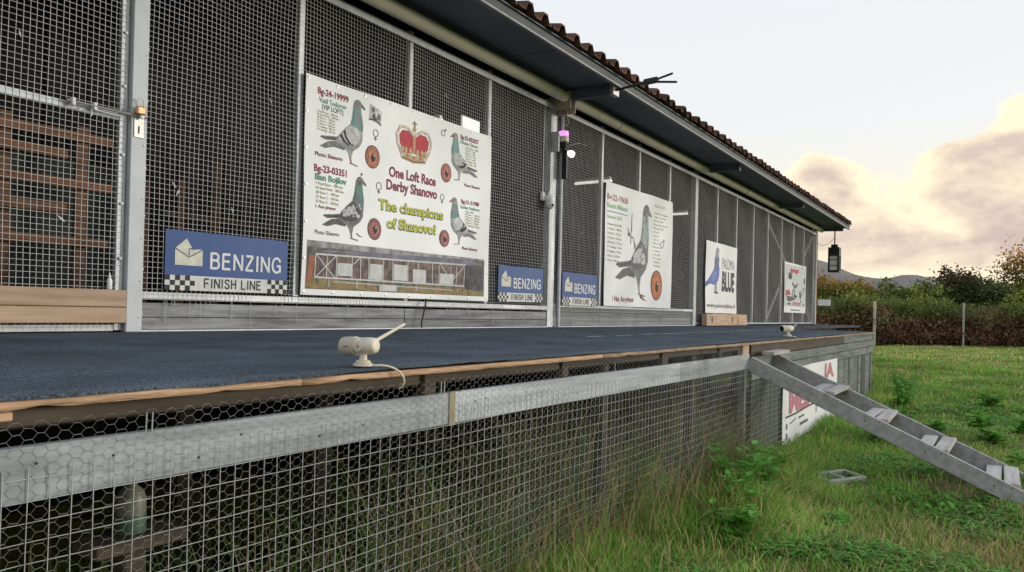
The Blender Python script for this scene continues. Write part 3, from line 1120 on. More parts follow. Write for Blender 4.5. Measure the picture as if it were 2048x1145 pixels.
tag(bd.build('jar', [mat('pale_jar', (0.20, 0.20, 0.155), 0.4, var=0.2, scale=9), mat('green_band', (0.06, 0.13, 0.075), 0.5, var=0.2, scale=9), joist_w], org=(1.09, -2.86, GZ)), 'pale jar with a green base on a stub under the grey rail', 'jar')
bd = MB()
bd.obox((0.72, -2.75, GZ + 0.19), (0.36, 0.2, 0.42), Matrix.Rotation(0.3, 3, 'Z'))
tag(bd.build('stone_block', concrete, org=(0.72, -2.75, GZ)), 'grey concrete block standing behind the wire at the lower left', 'block')

# =====================================================================
# PRINTED BANNERS AND SIGNS
# =====================================================================
_tc = {}


def text_geo(s, bold=0.0):
    k = (s, bold)
    if k in _tc:
        return _tc[k]
    cu = bpy.data.curves.new('t', 'FONT')
    cu.body = s
    cu.size = 1.0
    cu.resolution_u = 3
    cu.offset = bold
    ob = bpy.data.objects.new('t', cu)
    COL.objects.link(ob)
    dg = bpy.context.evaluated_depsgraph_get()
    me = bpy.data.meshes.new_from_object(ob.evaluated_get(dg))
    V_ = [(v.co.x, v.co.y) for v in me.vertices]
    F_ = [tuple(p.vertices) for p in me.polygons]
    bpy.data.objects.remove(ob)
    bpy.data.curves.remove(cu)
    bpy.data.meshes.remove(me)
    _tc[k] = (V_, F_)
    return _tc[k]


CAPH = None


def caph():
    global CAPH
    if CAPH is None:
        V_, _ = text_geo('H')
        CAPH = max(v[1] for v in V_)
    return CAPH


INK = {}


def ink(c):
    """flat print ink, slightly faded"""
    c = tuple(round(x, 3) for x in c)
    if c not in INK:
        INK[c] = mat('ink_%02d' % len(INK), c, 0.55, var=0.28, scale=14, spec=0.25)
    return INK[c]


STROKES = {   # letters as strokes in a box 1 wide, 1 tall
    'B': [[(0.1, 0), (0.1, 1)], [(0.1, 0.95), (0.6, 0.95), (0.8, 0.87), (0.86, 0.74), (0.8, 0.6), (0.62, 0.53), (0.1, 0.53)], [(0.62, 0.53), (0.84, 0.46), (0.93, 0.28), (0.85, 0.12), (0.65, 0.05), (0.1, 0.05)]],
    'E': [[(0.1, 0), (0.1, 1)], [(0.1, 0.95), (0.9, 0.95)], [(0.1, 0.52), (0.82, 0.52)], [(0.1, 0.05), (0.93, 0.05)]],
    'F': [[(0.1, 0), (0.1, 1)], [(0.1, 0.95), (0.9, 0.95)], [(0.1, 0.5), (0.8, 0.5)]],
    'N': [[(0.08, 0), (0.08, 1)], [(0.08, 0.97), (0.92, 0.03)], [(0.92, 0), (0.92, 1)]],
    'Z': [[(0.08, 0.95), (0.92, 0.95)], [(0.9, 0.93), (0.08, 0.07)], [(0.05, 0.05), (0.95, 0.05)]],
    'I': [[(0.5, 0), (0.5, 1)]],
    'G': [[(0.92, 0.72), (0.84, 0.88), (0.68, 0.96), (0.48, 0.97), (0.28, 0.9), (0.13, 0.73), (0.08, 0.5), (0.13, 0.27), (0.28, 0.1), (0.48, 0.03), (0.7, 0.05), (0.86, 0.14), (0.93, 0.2)], [(0.92, 0.05), (0.92, 0.47)], [(0.56, 0.46), (0.96, 0.46)]],
    'S': [[(0.9, 0.74), (0.8, 0.9), (0.55, 0.96), (0.28, 0.92), (0.14, 0.77), (0.22, 0.61), (0.5, 0.52), (0.8, 0.42), (0.9, 0.26), (0.78, 0.09), (0.5, 0.03), (0.22, 0.09), (0.09, 0.28)]],
    'H': [[(0.1, 0), (0.1, 1)], [(0.9, 0), (0.9, 1)], [(0.1, 0.52), (0.9, 0.52)]],
    'L': [[(0.1, 0), (0.1, 1)], [(0.1, 0.05), (0.92, 0.05)]],
}
STW = {'I': 0.32, 'L': 0.85, ' ': 0.45, 'N': 1.02, 'G': 1.1}


def stroke_text(cv, s, x, z, width, cap, col, wt):
    """plain sans lettering drawn with strokes of weight wt (times cap height)"""
    gap = 0.26
    tot = sum(STW.get(c, 0.95) for c in s) + gap * (len(s) - 1)
    k = width / tot
    cv.sec('lettering')
    ly = 2.0
    for c in s:
        w = STW.get(c, 0.95) * k
        if c == ' ':
            cv.sec('lettering')
        for st in STROKES.get(c, []):
            cv.line([(x + w * a, z + cap * b) for a, b in st], wt * cap, col, ly)
            for a, b in st[1:-1]:
                ly += 0.03
                cv.disc(x + w * a, z + cap * b, wt * cap / 2, wt * cap / 2, col, ly, 8)
            ly += 0.03
        x += w + gap * k
        ly = 2.0


def ink2(c1, c2, scale=10.0, blend=(0.42, 0.58), voronoi=False):
    """print ink that wanders between two colours, like a printed photograph"""
    k = ('two', tuple(round(x, 3) for x in c1), tuple(round(x, 3) for x in c2), scale)
    if k not in INK:
        INK[k] = mat('ink_%02d' % len(INK), c1, 0.55, col2=c2, scale=scale, spec=0.25, blend=blend, detail=8)
    return INK[k]


class Canvas:
    """flat print in sheet coordinates (s to the right, t up, metres)"""

    def __init__(self):
        self.items, self.mats, self.secs, self.cur, self.kinds = [], [], [], None, {}

    def sec(self, name, kind=None):
        """start a new printed part"""
        self.cur = (len(self.secs), name)
        self.secs.append(self.cur)
        self.kinds[self.cur] = kind
        return self

    def put(self, V_, F_, mi_, layer):
        if self.cur is None:
            self.sec('printed_artwork')
        self.items.append((V_, F_, mi_, layer, self.cur))

    def mi(self, m):
        if m not in self.mats:
            self.mats.append(m)
        return self.mats.index(m)

    def poly(self, pts, col, layer=1):
        bm = bmesh.new()
        vs = [bm.verts.new((p[0], p[1], 0)) for p in pts]
        try:
            f = bm.faces.new(vs)
        except ValueError:
            bm.free()
            return self
        bmesh.ops.triangulate(bm, faces=[f])
        bm.verts.index_update()
        self.put([(v.co.x, v.co.y) for v in bm.verts], [tuple(v.index for v in f.verts) for f in bm.faces], self.mi(col if hasattr(col, 'node_tree') else ink(col)), layer)
        bm.free()
        return self

    def rect(self, x0, x1, z0, z1, col, layer=1):
        return self.poly([(x0, z0), (x1, z0), (x1, z1), (x0, z1)], col, layer)

    def line(self, pts, w, col, layer=2):
        for (a, b) in zip(pts[:-1], pts[1:]):
            dx, dz = b[0] - a[0], b[1] - a[1]
            l = math.hypot(dx, dz) or 1
            nx_, nz_ = -dz / l * w / 2, dx / l * w / 2
            self.poly([(a[0] + nx_, a[1] + nz_), (a[0] - nx_, a[1] - nz_), (b[0] - nx_, b[1] - nz_), (b[0] + nx_, b[1] + nz_)], col, layer)
        return self

    def disc(self, cx, cz, rx, rz, col, layer=1, n=24):
        return self.poly([(cx + rx * math.cos(2 * math.pi * k / n), cz + rz * math.sin(2 * math.pi * k / n)) for k in range(n)], col, layer)

    def ring(self, cx, cz, r, w, col, layer=2, n=18):
        pts = [(cx + r * math.cos(2 * math.pi * k / n), cz + r * math.sin(2 * math.pi * k / n)) for k in range(n + 1)]
        return self.line(pts, w, col, layer)

    def text(self, s, x, z, width, cap, col, layer=2, bold=0.0, lean=0.0, keep=False):
        V_, F_ = text_geo(s, bold)
        if not V_:
            return self
        x0 = min(v[0] for v in V_)
        x1 = max(v[0] for v in V_)
        kz = cap / caph()
        kx = width / (x1 - x0) if width else kz
        if not keep:
            self.sec('lettering')
        self.put([(x + (v[0] - x0) * kx + lean * v[1] * kz, z + v[1] * kz) for v in V_], F_, self.mi(ink(col)), layer)
        return self

    def build(self, name, parent, to3, cut=0.12):
        for sc in self.secs:
            its = [i for i in self.items if i[4] == sc]
            if its:
                self.build1(name if sc[1] == 'printed_artwork' else sc[1], its, parent, to3, cut, self.kinds[sc])

    def build1(self, name, items, parent, to3, cut, kind):
        bm = bmesh.new()
        used = []
        for V_, F_, mi_, ly, _ in items:
            if mi_ not in used:
                used.append(mi_)
            vs = [bm.verts.new((v[0], v[1], ly * 0.0011)) for v in V_]
            for f in F_:
                try:
                    bf = bm.faces.new([vs[i] for i in f])
                    bf.material_index = used.index(mi_)
                except ValueError:
                    pass
        for ax in (0, 1):
            lo = min(v.co[ax] for v in bm.verts)
            hi_ = max(v.co[ax] for v in bm.verts)
            k = lo + cut
            while k < hi_:
                co = [0, 0, 0]
                no = [0, 0, 0]
                co[ax] = k
                no[ax] = 1
                bmesh.ops.bisect_plane(bm, geom=bm.verts[:] + bm.edges[:] + bm.faces[:], plane_co=co, plane_no=no)
                k += cut
        o = root_org(parent)
        for v in bm.verts:
            v.co = to3(v.co.x, v.co.y, v.co.z) - o
        bm.normal_update()
        for f in bm.faces:
            if f.normal.y > 0:
                f.normal_flip()
        me = bpy.data.meshes.new(name)
        bm.to_mesh(me)
        bm.free()
        for i in used:
            me.materials.append(self.mats[i])
        ob = bpy.data.objects.new(name, me)
        COL.objects.link(ob)
        ob.parent = parent
        if kind:
            ob['kind'] = kind
        return ob


def sheet(parent, w, h, to3, m, name='sheet', thick=0.002):
    nxs, nzs = max(6, int(w / 0.08)), max(6, int(h / 0.08))
    V_, F_ = [], []
    for side in (0, -thick):
        for i in range(nxs + 1):
            for j in range(nzs + 1):
                V_.append(to3(w * i / nxs, h * j / nzs, side))
    k = (nxs + 1) * (nzs + 1)
    for i in range(nxs):
        for j in range(nzs):
            a = i * (nzs + 1) + j
            b_ = a + nzs + 1
            F_.append((a, b_, b_ + 1, a + 1))
            F_.append((k + a + 1, k + b_ + 1, k + b_, k + a))
    rim = [i * (nzs + 1) for i in range(nxs + 1)] + [nxs * (nzs + 1) + j for j in range(1, nzs + 1)] + [i * (nzs + 1) + nzs for i in range(nxs - 1, -1, -1)] + [j for j in range(nzs - 1, 0, -1)]
    for a, b_ in zip(rim, rim[1:] + rim[:1]):
        F_.append((b_, a, k + a, k + b_))
    mb = MB().add(V_, F_, 0, True)
    return mb.build(name, m, parent)


def placer(x0, z0, y, amp=0.005, ph=0.0, w=1.0, h=1.0, skew=(0, 0, 0, 0)):
    """maps sheet coordinates to the wall; skew = height offsets of the four corners (bl, br, tr, tl)"""
    def to3(s, t, d):
        u, v = s / w, t / h
        dz = skew[0] * (1 - u) * (1 - v) + skew[1] * u * (1 - v) + skew[2] * u * v + skew[3] * (1 - u) * v
        wob = amp * (math.sin(s * 3.3 + ph) * math.cos(t * 2.6 + ph * 1.7) + 0.6 * math.sin(s * 6.1 - t * 4.3 + ph))
        return Vector((x0 + s, y - d + wob, z0 + t + dz))
    return to3


vinyl = mat('banner_vinyl', (0.70, 0.735, 0.735), 0.4, col2=(0.60, 0.63, 0.63), scale=1.6, spec=0.4, bump=0.5, bscale=2.4)
vinyl2 = mat('banner_vinyl_bright', (0.78, 0.79, 0.79), 0.45, col2=(0.68, 0.69, 0.69), scale=2, spec=0.4, bump=0.5, bscale=2.4)
RED, GRN, OLV, BLK, GRY = (0.26, 0.02, 0.06), (0.06, 0.30, 0.20), (0.36, 0.36, 0.16), (0.02, 0.02, 0.02), (0.30, 0.31, 0.32)


def pigeon(cv, ox, oz, kx, kz, neck, body, wing, bars=True, chequer=0, pose=0):
    """standing pigeon seen from the side, head to the right; unit box about 0.5 wide and 0.6 tall, kx < 0 mirrors it"""
    cv.sec('printed_pigeon')

    def T_(pts):
        return [(ox + x * kx, oz + z * kz) for x, z in pts]
    dark = ink2(tuple(c * 0.32 for c in body), tuple(c * 0.6 for c in body), 26)
    bodyc, wingc, neckc = body, wing, neck
    body = ink2(bodyc, tuple(c * 0.62 for c in bodyc), 11)
    wing = ink2(wingc, tuple(c * 0.74 for c in wingc), 16)
    neck = ink2(neckc, (bodyc[0] * 0.75, bodyc[1] * 0.5, bodyc[2] * 0.72), 9, (0.50, 0.66))
    # tail and wing tip
    cv.poly(T_([(0.00, 0.07), (0.10, 0.13), (0.20, 0.15), (0.30, 0.13), (0.28, 0.08), (0.16, 0.09), (0.06, 0.06)]), dark, 1)
    cv.poly(T_([(0.01, 0.15), (0.02, 0.165), (0.17, 0.185), (0.30, 0.21), (0.30, 0.13), (0.18, 0.15), (0.06, 0.135)]), dark, 2)
    # body
    cv.poly(T_([(0.18, 0.145), (0.22, 0.21), (0.29, 0.28), (0.355, 0.335), (0.42, 0.36), (0.485, 0.33), (0.50, 0.27), (0.495, 0.20), (0.46, 0.145), (0.41, 0.11), (0.38, 0.09), (0.365, 0.03), (0.345, 0.015), (0.33, 0.06), (0.30, 0.095), (0.24, 0.115)]), body, 3)
    # neck and head
    cv.poly(T_([(0.355, 0.335), (0.375, 0.40), (0.385, 0.47), (0.395, 0.53), (0.415, 0.565), (0.445, 0.575), (0.475, 0.56), (0.49, 0.53), (0.475, 0.505), (0.485, 0.43), (0.50, 0.36), (0.50, 0.29), (0.43, 0.31)]), neck, 4)
    cv.poly(T_([(0.388, 0.50), (0.395, 0.535), (0.415, 0.567), (0.445, 0.577), (0.477, 0.56), (0.492, 0.53), (0.477, 0.503), (0.43, 0.485)]), ink2(tuple(0.6 * a + 0.1 for a in bodyc), tuple(0.4 * a for a in bodyc), 22), 5)
    cv.poly(T_([(0.487, 0.545), (0.53, 0.505), (0.52, 0.498), (0.485, 0.518)]), (0.10, 0.09, 0.09), 5)
    cv.disc(ox + 0.458 * kx, oz + 0.537 * kz, 0.010 * abs(kx), 0.011 * kz, (0.4, 0.12, 0.05), 6, 10)
    # wing
    cv.poly(T_([(0.20, 0.165), (0.25, 0.235), (0.31, 0.295), (0.37, 0.325), (0.43, 0.31), (0.47, 0.26), (0.465, 0.20), (0.42, 0.155), (0.35, 0.135), (0.27, 0.135)]), wing, 5)
    # lower breast and under-tail in shade, shoulder lighter
    cv.poly(T_([(0.46, 0.145), (0.41, 0.11), (0.38, 0.09), (0.345, 0.10), (0.36, 0.13), (0.42, 0.15), (0.485, 0.22), (0.497, 0.22)]), ink2(tuple(c * 0.55 for c in bodyc), tuple(c * 0.75 for c in bodyc), 20), 4)
    cv.poly(T_([(0.39, 0.315), (0.43, 0.30), (0.455, 0.26), (0.44, 0.235), (0.40, 0.26), (0.37, 0.295)]), ink2(tuple(min(0.75, c * 1.18) for c in wingc), wingc, 18), 6)
    cv.poly(T_([(0.485, 0.43), (0.50, 0.36), (0.50, 0.29), (0.475, 0.30), (0.472, 0.40)]), ink2((0.20, 0.13, 0.20), neckc, 14), 5)
    cv.poly(T_([(0.365, 0.345), (0.382, 0.41), (0.39, 0.47), (0.40, 0.46), (0.395, 0.39), (0.385, 0.34)]), ink2(tuple(c * 0.5 for c in neckc), neckc, 14), 5)
    for k in range(4):
        cv.line(T_([(0.02 + 0.05 * k, 0.155 + 0.004 * k), (0.24, 0.155 + 0.012 * k)]), 0.004 * abs(kx), (0.03, 0.03, 0.03), 3)
    if bars:
        cv.poly(T_([(0.225, 0.20), (0.245, 0.225), (0.285, 0.165), (0.345, 0.137), (0.325, 0.132), (0.265, 0.15)]), (0.02, 0.02, 0.025), 6)
        cv.poly(T_([(0.265, 0.25), (0.285, 0.268), (0.305, 0.205), (0.355, 0.155), (0.395, 0.147), (0.375, 0.138), (0.33, 0.148), (0.285, 0.195)]), (0.02, 0.02, 0.025), 6)
    r = random.Random(int(abs(ox) * 1000))
    for _ in range(chequer):
        a, q = r.random(), r.random()
        x, z = 0.24 + 0.21 * a, 0.16 + (0.05 + 0.10 * a) * q + 0.02
        s = 0.006 + 0.010 * r.random()
        cv.poly(T_([(x - s, z), (x, z + s * 1.3), (x + s * 1.2, z + s * 0.4), (x + s * 0.2, z - s)]), (0.55, 0.56, 0.57), 6)
    # leg and foot
    cv.line(T_([(0.352, 0.03), (0.362, -0.02)]), 0.013 * abs(kx), (0.35, 0.16, 0.13), 4)
    cv.line(T_([(0.345, -0.02), (0.44, -0.035)]), 0.009 * abs(kx), (0.25, 0.12, 0.10), 4)


def eye_print(cv, cx, cz, rx, rz, iris=(0.45, 0.16, 0.09)):
    cv.sec('printed_eye')
    cv.disc(cx, cz, rx, rz, (0.10, 0.04, 0.03), 2)
    cv.disc(cx, cz, rx * 0.90, rz * 0.92, ink2(iris, tuple(c * 0.5 for c in iris), 18), 3)
    cv.disc(cx + rx * 0.02, cz - rz * 0.04, rx * 0.62, rz * 0.66, ink2(tuple(min(1, c * 1.3) for c in iris), tuple(c * 0.7 for c in iris), 24), 4)
    cv.disc(cx + rx * 0.04, cz - rz * 0.08, rx * 0.30, rz * 0.36, (0.012, 0.010, 0.010), 5)
    cv.disc(cx + rx * 0.16, cz + rz * 0.14, rx * 0.08, rz * 0.09, (0.75, 0.72, 0.70), 6, 10)


def sexsign(cv, cx, cz, r, female=True):
    c = (0.06, 0.06, 0.06)
    cv.sec('printed_symbol')
    cv.ring(cx, cz, r, r * 0.22, c, 2)
    if female:
        cv.line([(cx, cz - r), (cx, cz - r * 2.1)], r * 0.3, c, 2)
        cv.line([(cx - r * 0.6, cz - r * 1.55), (cx + r * 0.6, cz - r * 1.55)], r * 0.3, c, 2)
    else:
        cv.line([(cx + r * 0.7, cz + r * 0.7), (cx + r * 1.5, cz + r * 1.5)], r * 0.25, c, 2)
        cv.line([(cx + r * 0.9, cz + r * 1.55), (cx + r * 1.55, cz + r * 1.5), (cx + r * 1.5, cz + r * 0.9)], r * 0.25, c, 2)


def lines_of(cv, rows, x, ztop, zbot, wmax, cap, col):
    n = len(rows)
    cv.sec('small_print', 'stuff')
    for i, s in enumerate(rows):
        z = ztop - (ztop - zbot) * i / max(1, n - 1)
        cv.text(s, x, z, wmax * len(s) / max(len(q) for q in rows), cap, col, 2, 0.012, keep=True)


# ---- large champions banner -----------------------------------------
BW, BH = 2.64, 1.825
bn = thing('banner', 'large white banner with red crown and four pigeons tied to the mesh', 'banner', (5.37, -0.03, 0.29), 'printed banners on the loft front')
to3 = placer(4.05, 0.292, -0.030, 0.009, 0.6, BW, BH, (0, 0.008, 0.03, 0))
sheet(bn, BW, BH, to3, vinyl)
cv = Canvas()
cv.text('Bg-24-19999', 0.13, 1.690, 0.35, 0.052, RED, 2, 0.03)
cv.text('Vasil Todorov', 0.145, 1.622, 0.31, 0.042, GRN, 2, 0.012)
cv.text('(VIP LOFT)', 0.18, 1.568, 0.24, 0.042, (0.06, 0.14, 0.14), 2, 0.012)
lines_of(cv, ['1 Final Race - 300 km', '10 Semi Final - 300 km', '20 Race 1 - 150 km', '31 Race 2 - 190 km', '12 Race 3 - 220 km', '6 Training - 80 km', '4 Training - 60 km'], 0.13, 1.535, 1.385, 0.24, 0.017, OLV)
pigeon(cv, 0.155, 1.185, 0.98, 0.97, (0.12, 0.30, 0.26), (0.36, 0.365, 0.37), (0.50, 0.50, 0.50))
cv.sec('printed_sketch')
cv.poly([(0.73, 1.745), (0.88, 1.70), (0.87, 1.575), (0.72, 1.60)], (0.50, 0.50, 0.50), 1)
for x, z, rx, rz, c in ((0.77, 1.695, 0.02, 0.025, 0.12), (0.79, 1.63, 0.03, 0.035, 0.08), (0.84, 1.64, 0.025, 0.03, 0.16), (0.81, 1.66, 0.015, 0.03, 0.75), (0.85, 1.69, 0.02, 0.012, 0.8)):
    cv.disc(x, z, rx, rz, (c, c, c), 2, 8)
cv.line([(0.72, 1.60), (0.80, 1.61), (0.875, 1.575)], 0.014, (0.06, 0.06, 0.06), 3)
sexsign(cv, 0.81, 1.49, 0.032)
eye_print(cv, 0.78, 1.27, 0.098, 0.105)
cv.text('Photo Shanovo', 0.11, 1.165, 0.30, 0.034, RED, 2, 0.02)
cv.text('Bg-23-03351', 0.10, 1.035, 0.36, 0.056, RED, 2, 0.03)
cv.text('Ilian Bojilov', 0.11, 0.965, 0.35, 0.050, GRN, 2, 0.03)
lines_of(cv, ['1 Final Race - 500 km', '10 Semi Final - 300 km', '20 Race 1 - 180 km', '27 Race 2 - 150 km', '33 Race 3 - 220 km'], 0.12, 0.925, 0.775, 0.31, 0.022, OLV)
cv.text('1 Ace pigeon', 0.12, 0.730, 0.22, 0.028, RED, 2, 0.02)
pigeon(cv, 0.195, 0.53, 0.98, 0.93, (0.09, 0.23, 0.18), (0.20, 0.205, 0.21), (0.06, 0.06, 0.06), False, 85)
cv.sec('printed_tuft')
cv.line([(0.65, 1.075), (0.64, 1.10), (0.655, 1.085)], 0.012, (0.12, 0.12, 0.12), 4)
sexsign(cv, 0.88, 1.02, 0.034)
eye_print(cv, 0.83, 0.62, 0.088, 0.100, (0.36, 0.13, 0.12))
cv.text('Photo Shanovo', 0.12, 0.512, 0.28, 0.034, (0.16, 0.15, 0.24), 2, 0.01)
cv.sec('printed_mark')
cv.poly([(0.60, 0.55), (0.64, 0.545), (0.69, 0.53), (0.63, 0.535), (0.61, 0.565)], (0.10, 0.06, 0.06), 2)
# crown
cv.sec('printed_crown')
CR, CG = (0.50, 0.025, 0.045), (0.52, 0.36, 0.17)
for sgn in (-1, 1):
    cv.poly([(1.345 + sgn * a, b) for a, b in ((0.0, 1.40), (0.13, 1.385), (0.20, 1.47), (0.215, 1.55), (0.17, 1.60), (0.09, 1.605), (0.02, 1.56))], CR, 2)
    pts = [(1.345 + sgn * a, b) for a, b in ((0.165, 1.36), (0.235, 1.47), (0.25, 1.55), (0.205, 1.625), (0.11, 1.635), (0.02, 1.585))]
    cv.line(pts, 0.026, (0.60, 0.50, 0.36), 3)
    for p in pts:
        cv.disc(p[0], p[1], 0.017, 0.017, (0.72, 0.70, 0.66), 4, 10)
    for q in (0.05, 0.115, 0.165):
        cv.disc(1.345 + sgn * q, 1.415 + q * 0.05, 0.022, 0.028, (0.55, 0.42, 0.28), 4, 10)
        cv.line([(1.345 + sgn * q, 1.40), (1.345 + sgn * q, 1.455)], 0.014, CG, 4)
cv.line([(1.345, 1.40), (1.345, 1.60)], 0.034, CG, 3)
cv.poly([(1.175, 1.33), (1.18, 1.40), (1.345, 1.378), (1.51, 1.40), (1.515, 1.33), (1.345, 1.308)], CG, 3)
cv.line([(1.178, 1.345), (1.345, 1.322), (1.512, 1.345)], 0.012, (0.22, 0.10, 0.05), 4)
for k in range(7):
    cv.disc(1.205 + k * 0.047, 1.372 - 0.012 * math.cos((k - 3) * 0.6), 0.010, 0.011, (0.45, 0.06, 0.06) if k % 2 else (0.72, 0.66, 0.5), 5, 8)
cv.disc(1.345, 1.635, 0.024, 0.024, CG, 4, 12)
cv.line([(1.345, 1.65), (1.345, 1.715)], 0.016, (0.35, 0.25, 0.14), 4)
cv.line([(1.315, 1.69), (1.375, 1.69)], 0.014, (0.35, 0.25, 0.14), 5)
cv.text('One Loft Race', 1.01, 1.135, 0.67, 0.090, RED, 2, 0.034)
cv.text('Derby Shanovo', 0.98, 1.010, 0.73, 0.090, RED, 2, 0.034)
for s, x, z, w, c in (('The champions', 0.88, 0.815, 0.93, 0.088), ('of Shanovo!', 0.99, 0.655, 0.71, 0.088)):
    cv.text(s, x - 0.004, z - 0.006, w + 0.012, c + 0.004, (0.09, 0.10, 0.03), 2, 0.055)
    cv.text(s, x, z, w, c, (0.62, 0.66, 0.07), 3, 0.014, keep=True)
sexsign(cv, 1.78, 1.69, 0.030, False)
pigeon(cv, 2.40, 1.275, -0.94, 0.80, (0.13, 0.33, 0.28), (0.40, 0.41, 0.41), (0.42, 0.42, 0.42), True, 60)
eye_print(cv, 1.845, 1.295, 0.088, 0.098, (0.45, 0.15, 0.11))
cv.text('Bg-25-032027', 2.08, 1.695, 0.33, 0.042, RED, 2, 0.03)
cv.text('Dimitar Dimov', 2.08, 1.645, 0.32, 0.034, GRN, 2, 0.01)
lines_of(cv, ['1 Final Race - 500', '2 Race 1 - 180', '5 Race 2 - 220', '14 Race 3 - 260', '3 Race 4 - 300', '8 Training - 80', '6 Training - 60'], 2.17, 1.61, 1.44, 0.23, 0.018, OLV)
cv.text('Photo Shanovo', 2.16, 1.205, 0.27, 0.030, RED, 2, 0.02)
sexsign(cv, 1.795, 1.04, 0.030)
pigeon(cv, 2.40, 0.605, -0.92, 0.80, (0.10, 0.28, 0.23), (0.42, 0.43, 0.44), (0.56, 0.56, 0.56), True, 0)
eye_print(cv, 1.84, 0.625, 0.078, 0.088, (0.40, 0.14, 0.13))
cv.text('Bg-21-21988', 2.105, 1.02, 0.31, 0.040, RED, 2, 0.03)
cv.text('Stefan Stefanov', 2.09, 0.965, 0.34, 0.034, GRN, 2, 0.01)
lines_of(cv, ['1 Race 300', '27 Race 1 - 180 km', '12 Race 2 - 200 km', '19 Race 3 - 240 km', '9 Race 4 - 310 km', '4 Training - 60 km'], 2.17, 0.93, 0.785, 0.26, 0.020, OLV)
cv.text('Photo Shanovo', 2.13, 0.535, 0.28, 0.030, RED, 2, 0.02)
# printed picture of the loft along the bottom edge
cv.sec('printed_picture')
cv.rect(0.045, 2.56, 0.05, 0.455, ink2((0.16, 0.15, 0.13), (0.05, 0.06, 0.05), 9), 1)
cv.poly([(0.045, 0.455), (0.045, 0.40), (0.5, 0.405), (1.1, 0.40), (1.75, 0.41), (2.2, 0.435), (2.56, 0.44), (2.56, 0.455)], ink2((0.36, 0.36, 0.38), (0.16, 0.16, 0.14), 7), 2)
cv.poly([(0.045, 0.15), (0.045, 0.052), (2.56, 0.052), (2.56, 0.15), (2.0, 0.13), (1.3, 0.115), (0.6, 0.13)], ink2((0.30, 0.22, 0.11), (0.09, 0.10, 0.05), 12), 2)
rr = random.Random(3)
for k in range(90):
    x = 0.06 + 2.45 * rr.random()
    cv.poly([(x - 0.03, 0.056 + 0.02 * rr.random()), (x + 0.03, 0.056), (x + 0.01, 0.10 + 0.06 * rr.random())], (0.22 + 0.12 * rr.random(), 0.16 + 0.08 * rr.random(), 0.07), 3)
cv.poly([(0.05, 0.10), (0.10, 0.10), (0.14, 0.33), (0.07, 0.33)], (0.36, 0.12, 0.06), 4)
cv.poly([(0.14, 0.345), (2.20, 0.375), (2.20, 0.15), (0.14, 0.14)], ink2((0.20, 0.13, 0.11), (0.05, 0.045, 0.045), 13), 3)
cv.poly([(0.08, 0.365), (0.40, 0.395), (2.30, 0.465 - 0.03), (2.45, 0.39), (2.20, 0.37)], ink2((0.20, 0.21, 0.26), (0.11, 0.12, 0.15), 6), 4)
cv.poly([(2.20, 0.37), (2.45, 0.39), (2.54, 0.36), (2.53, 0.10), (2.22, 0.12)], ink2((0.08, 0.085, 0.09), (0.03, 0.03, 0.035), 9), 4)
WH = (0.62, 0.62, 0.60)
cv.line([(0.14, 0.345), (2.20, 0.373)], 0.016, WH, 5)
cv.line([(0.14, 0.150), (2.20, 0.150)], 0.014, WH, 5)
cv.line([(0.35, 0.12), (2.0, 0.10)], 0.012, (0.45, 0.45, 0.43), 5)
for x in (0.14, 0.27, 0.38, 0.56, 0.66, 0.76, 0.95, 1.08, 1.30, 1.45, 1.66, 1.76, 1.95, 2.05, 2.19):
    cv.line([(x, 0.14), (x, 0.35)], 0.010, WH, 5)
for a, b in (((0.15, 0.15), (0.37, 0.34)), ((0.15, 0.34), (0.37, 0.15)), ((0.57, 0.28), (0.65, 0.34)), ((1.78, 0.36), (1.95, 0.20)), ((2.18, 0.36), (1.98, 0.20))):
    cv.line([a, b], 0.009, WH, 5)
for x0, x1, z0, z1 in ((0.39, 0.56, 0.175, 0.285), (0.77, 0.94, 0.16, 0.30), (1.09, 1.29, 0.165, 0.315), (1.37, 1.56, 0.155, 0.285), (1.77, 2.00, 0.16, 0.265), (0.90, 1.14, 0.06, 0.115)):
    cv.rect(x0, x1, z0, z1, (0.60, 0.62, 0.60), 6)
for x in (0.30, 0.62, 1.42, 2.08):
    cv.line([(x, 0.14), (x, 0.075)], 0.012, (0.5, 0.5, 0.48), 5)
cv.build('printed_artwork', bn, to3)
m = MB()
for k in range(9):
    for t in (0.025, BH - 0.025):
        p = to3(0.03 + (BW - 0.06) * k / 8, t, 0.002)
        m.lathe([(0.012, 0), (0.012, 0.003), (0.006, 0.004)], p, axis=(0, -1, 0), n=10)
for k in range(1, 6):
    for s in (0.02, BW - 0.02):
        p = to3(s, BH * k / 6, 0.002)
        m.lathe([(0.012, 0), (0.012, 0.003), (0.006, 0.004)], p, axis=(0, -1, 0), n=10)
m.build('eyelets', steel, bn, kind='stuff')

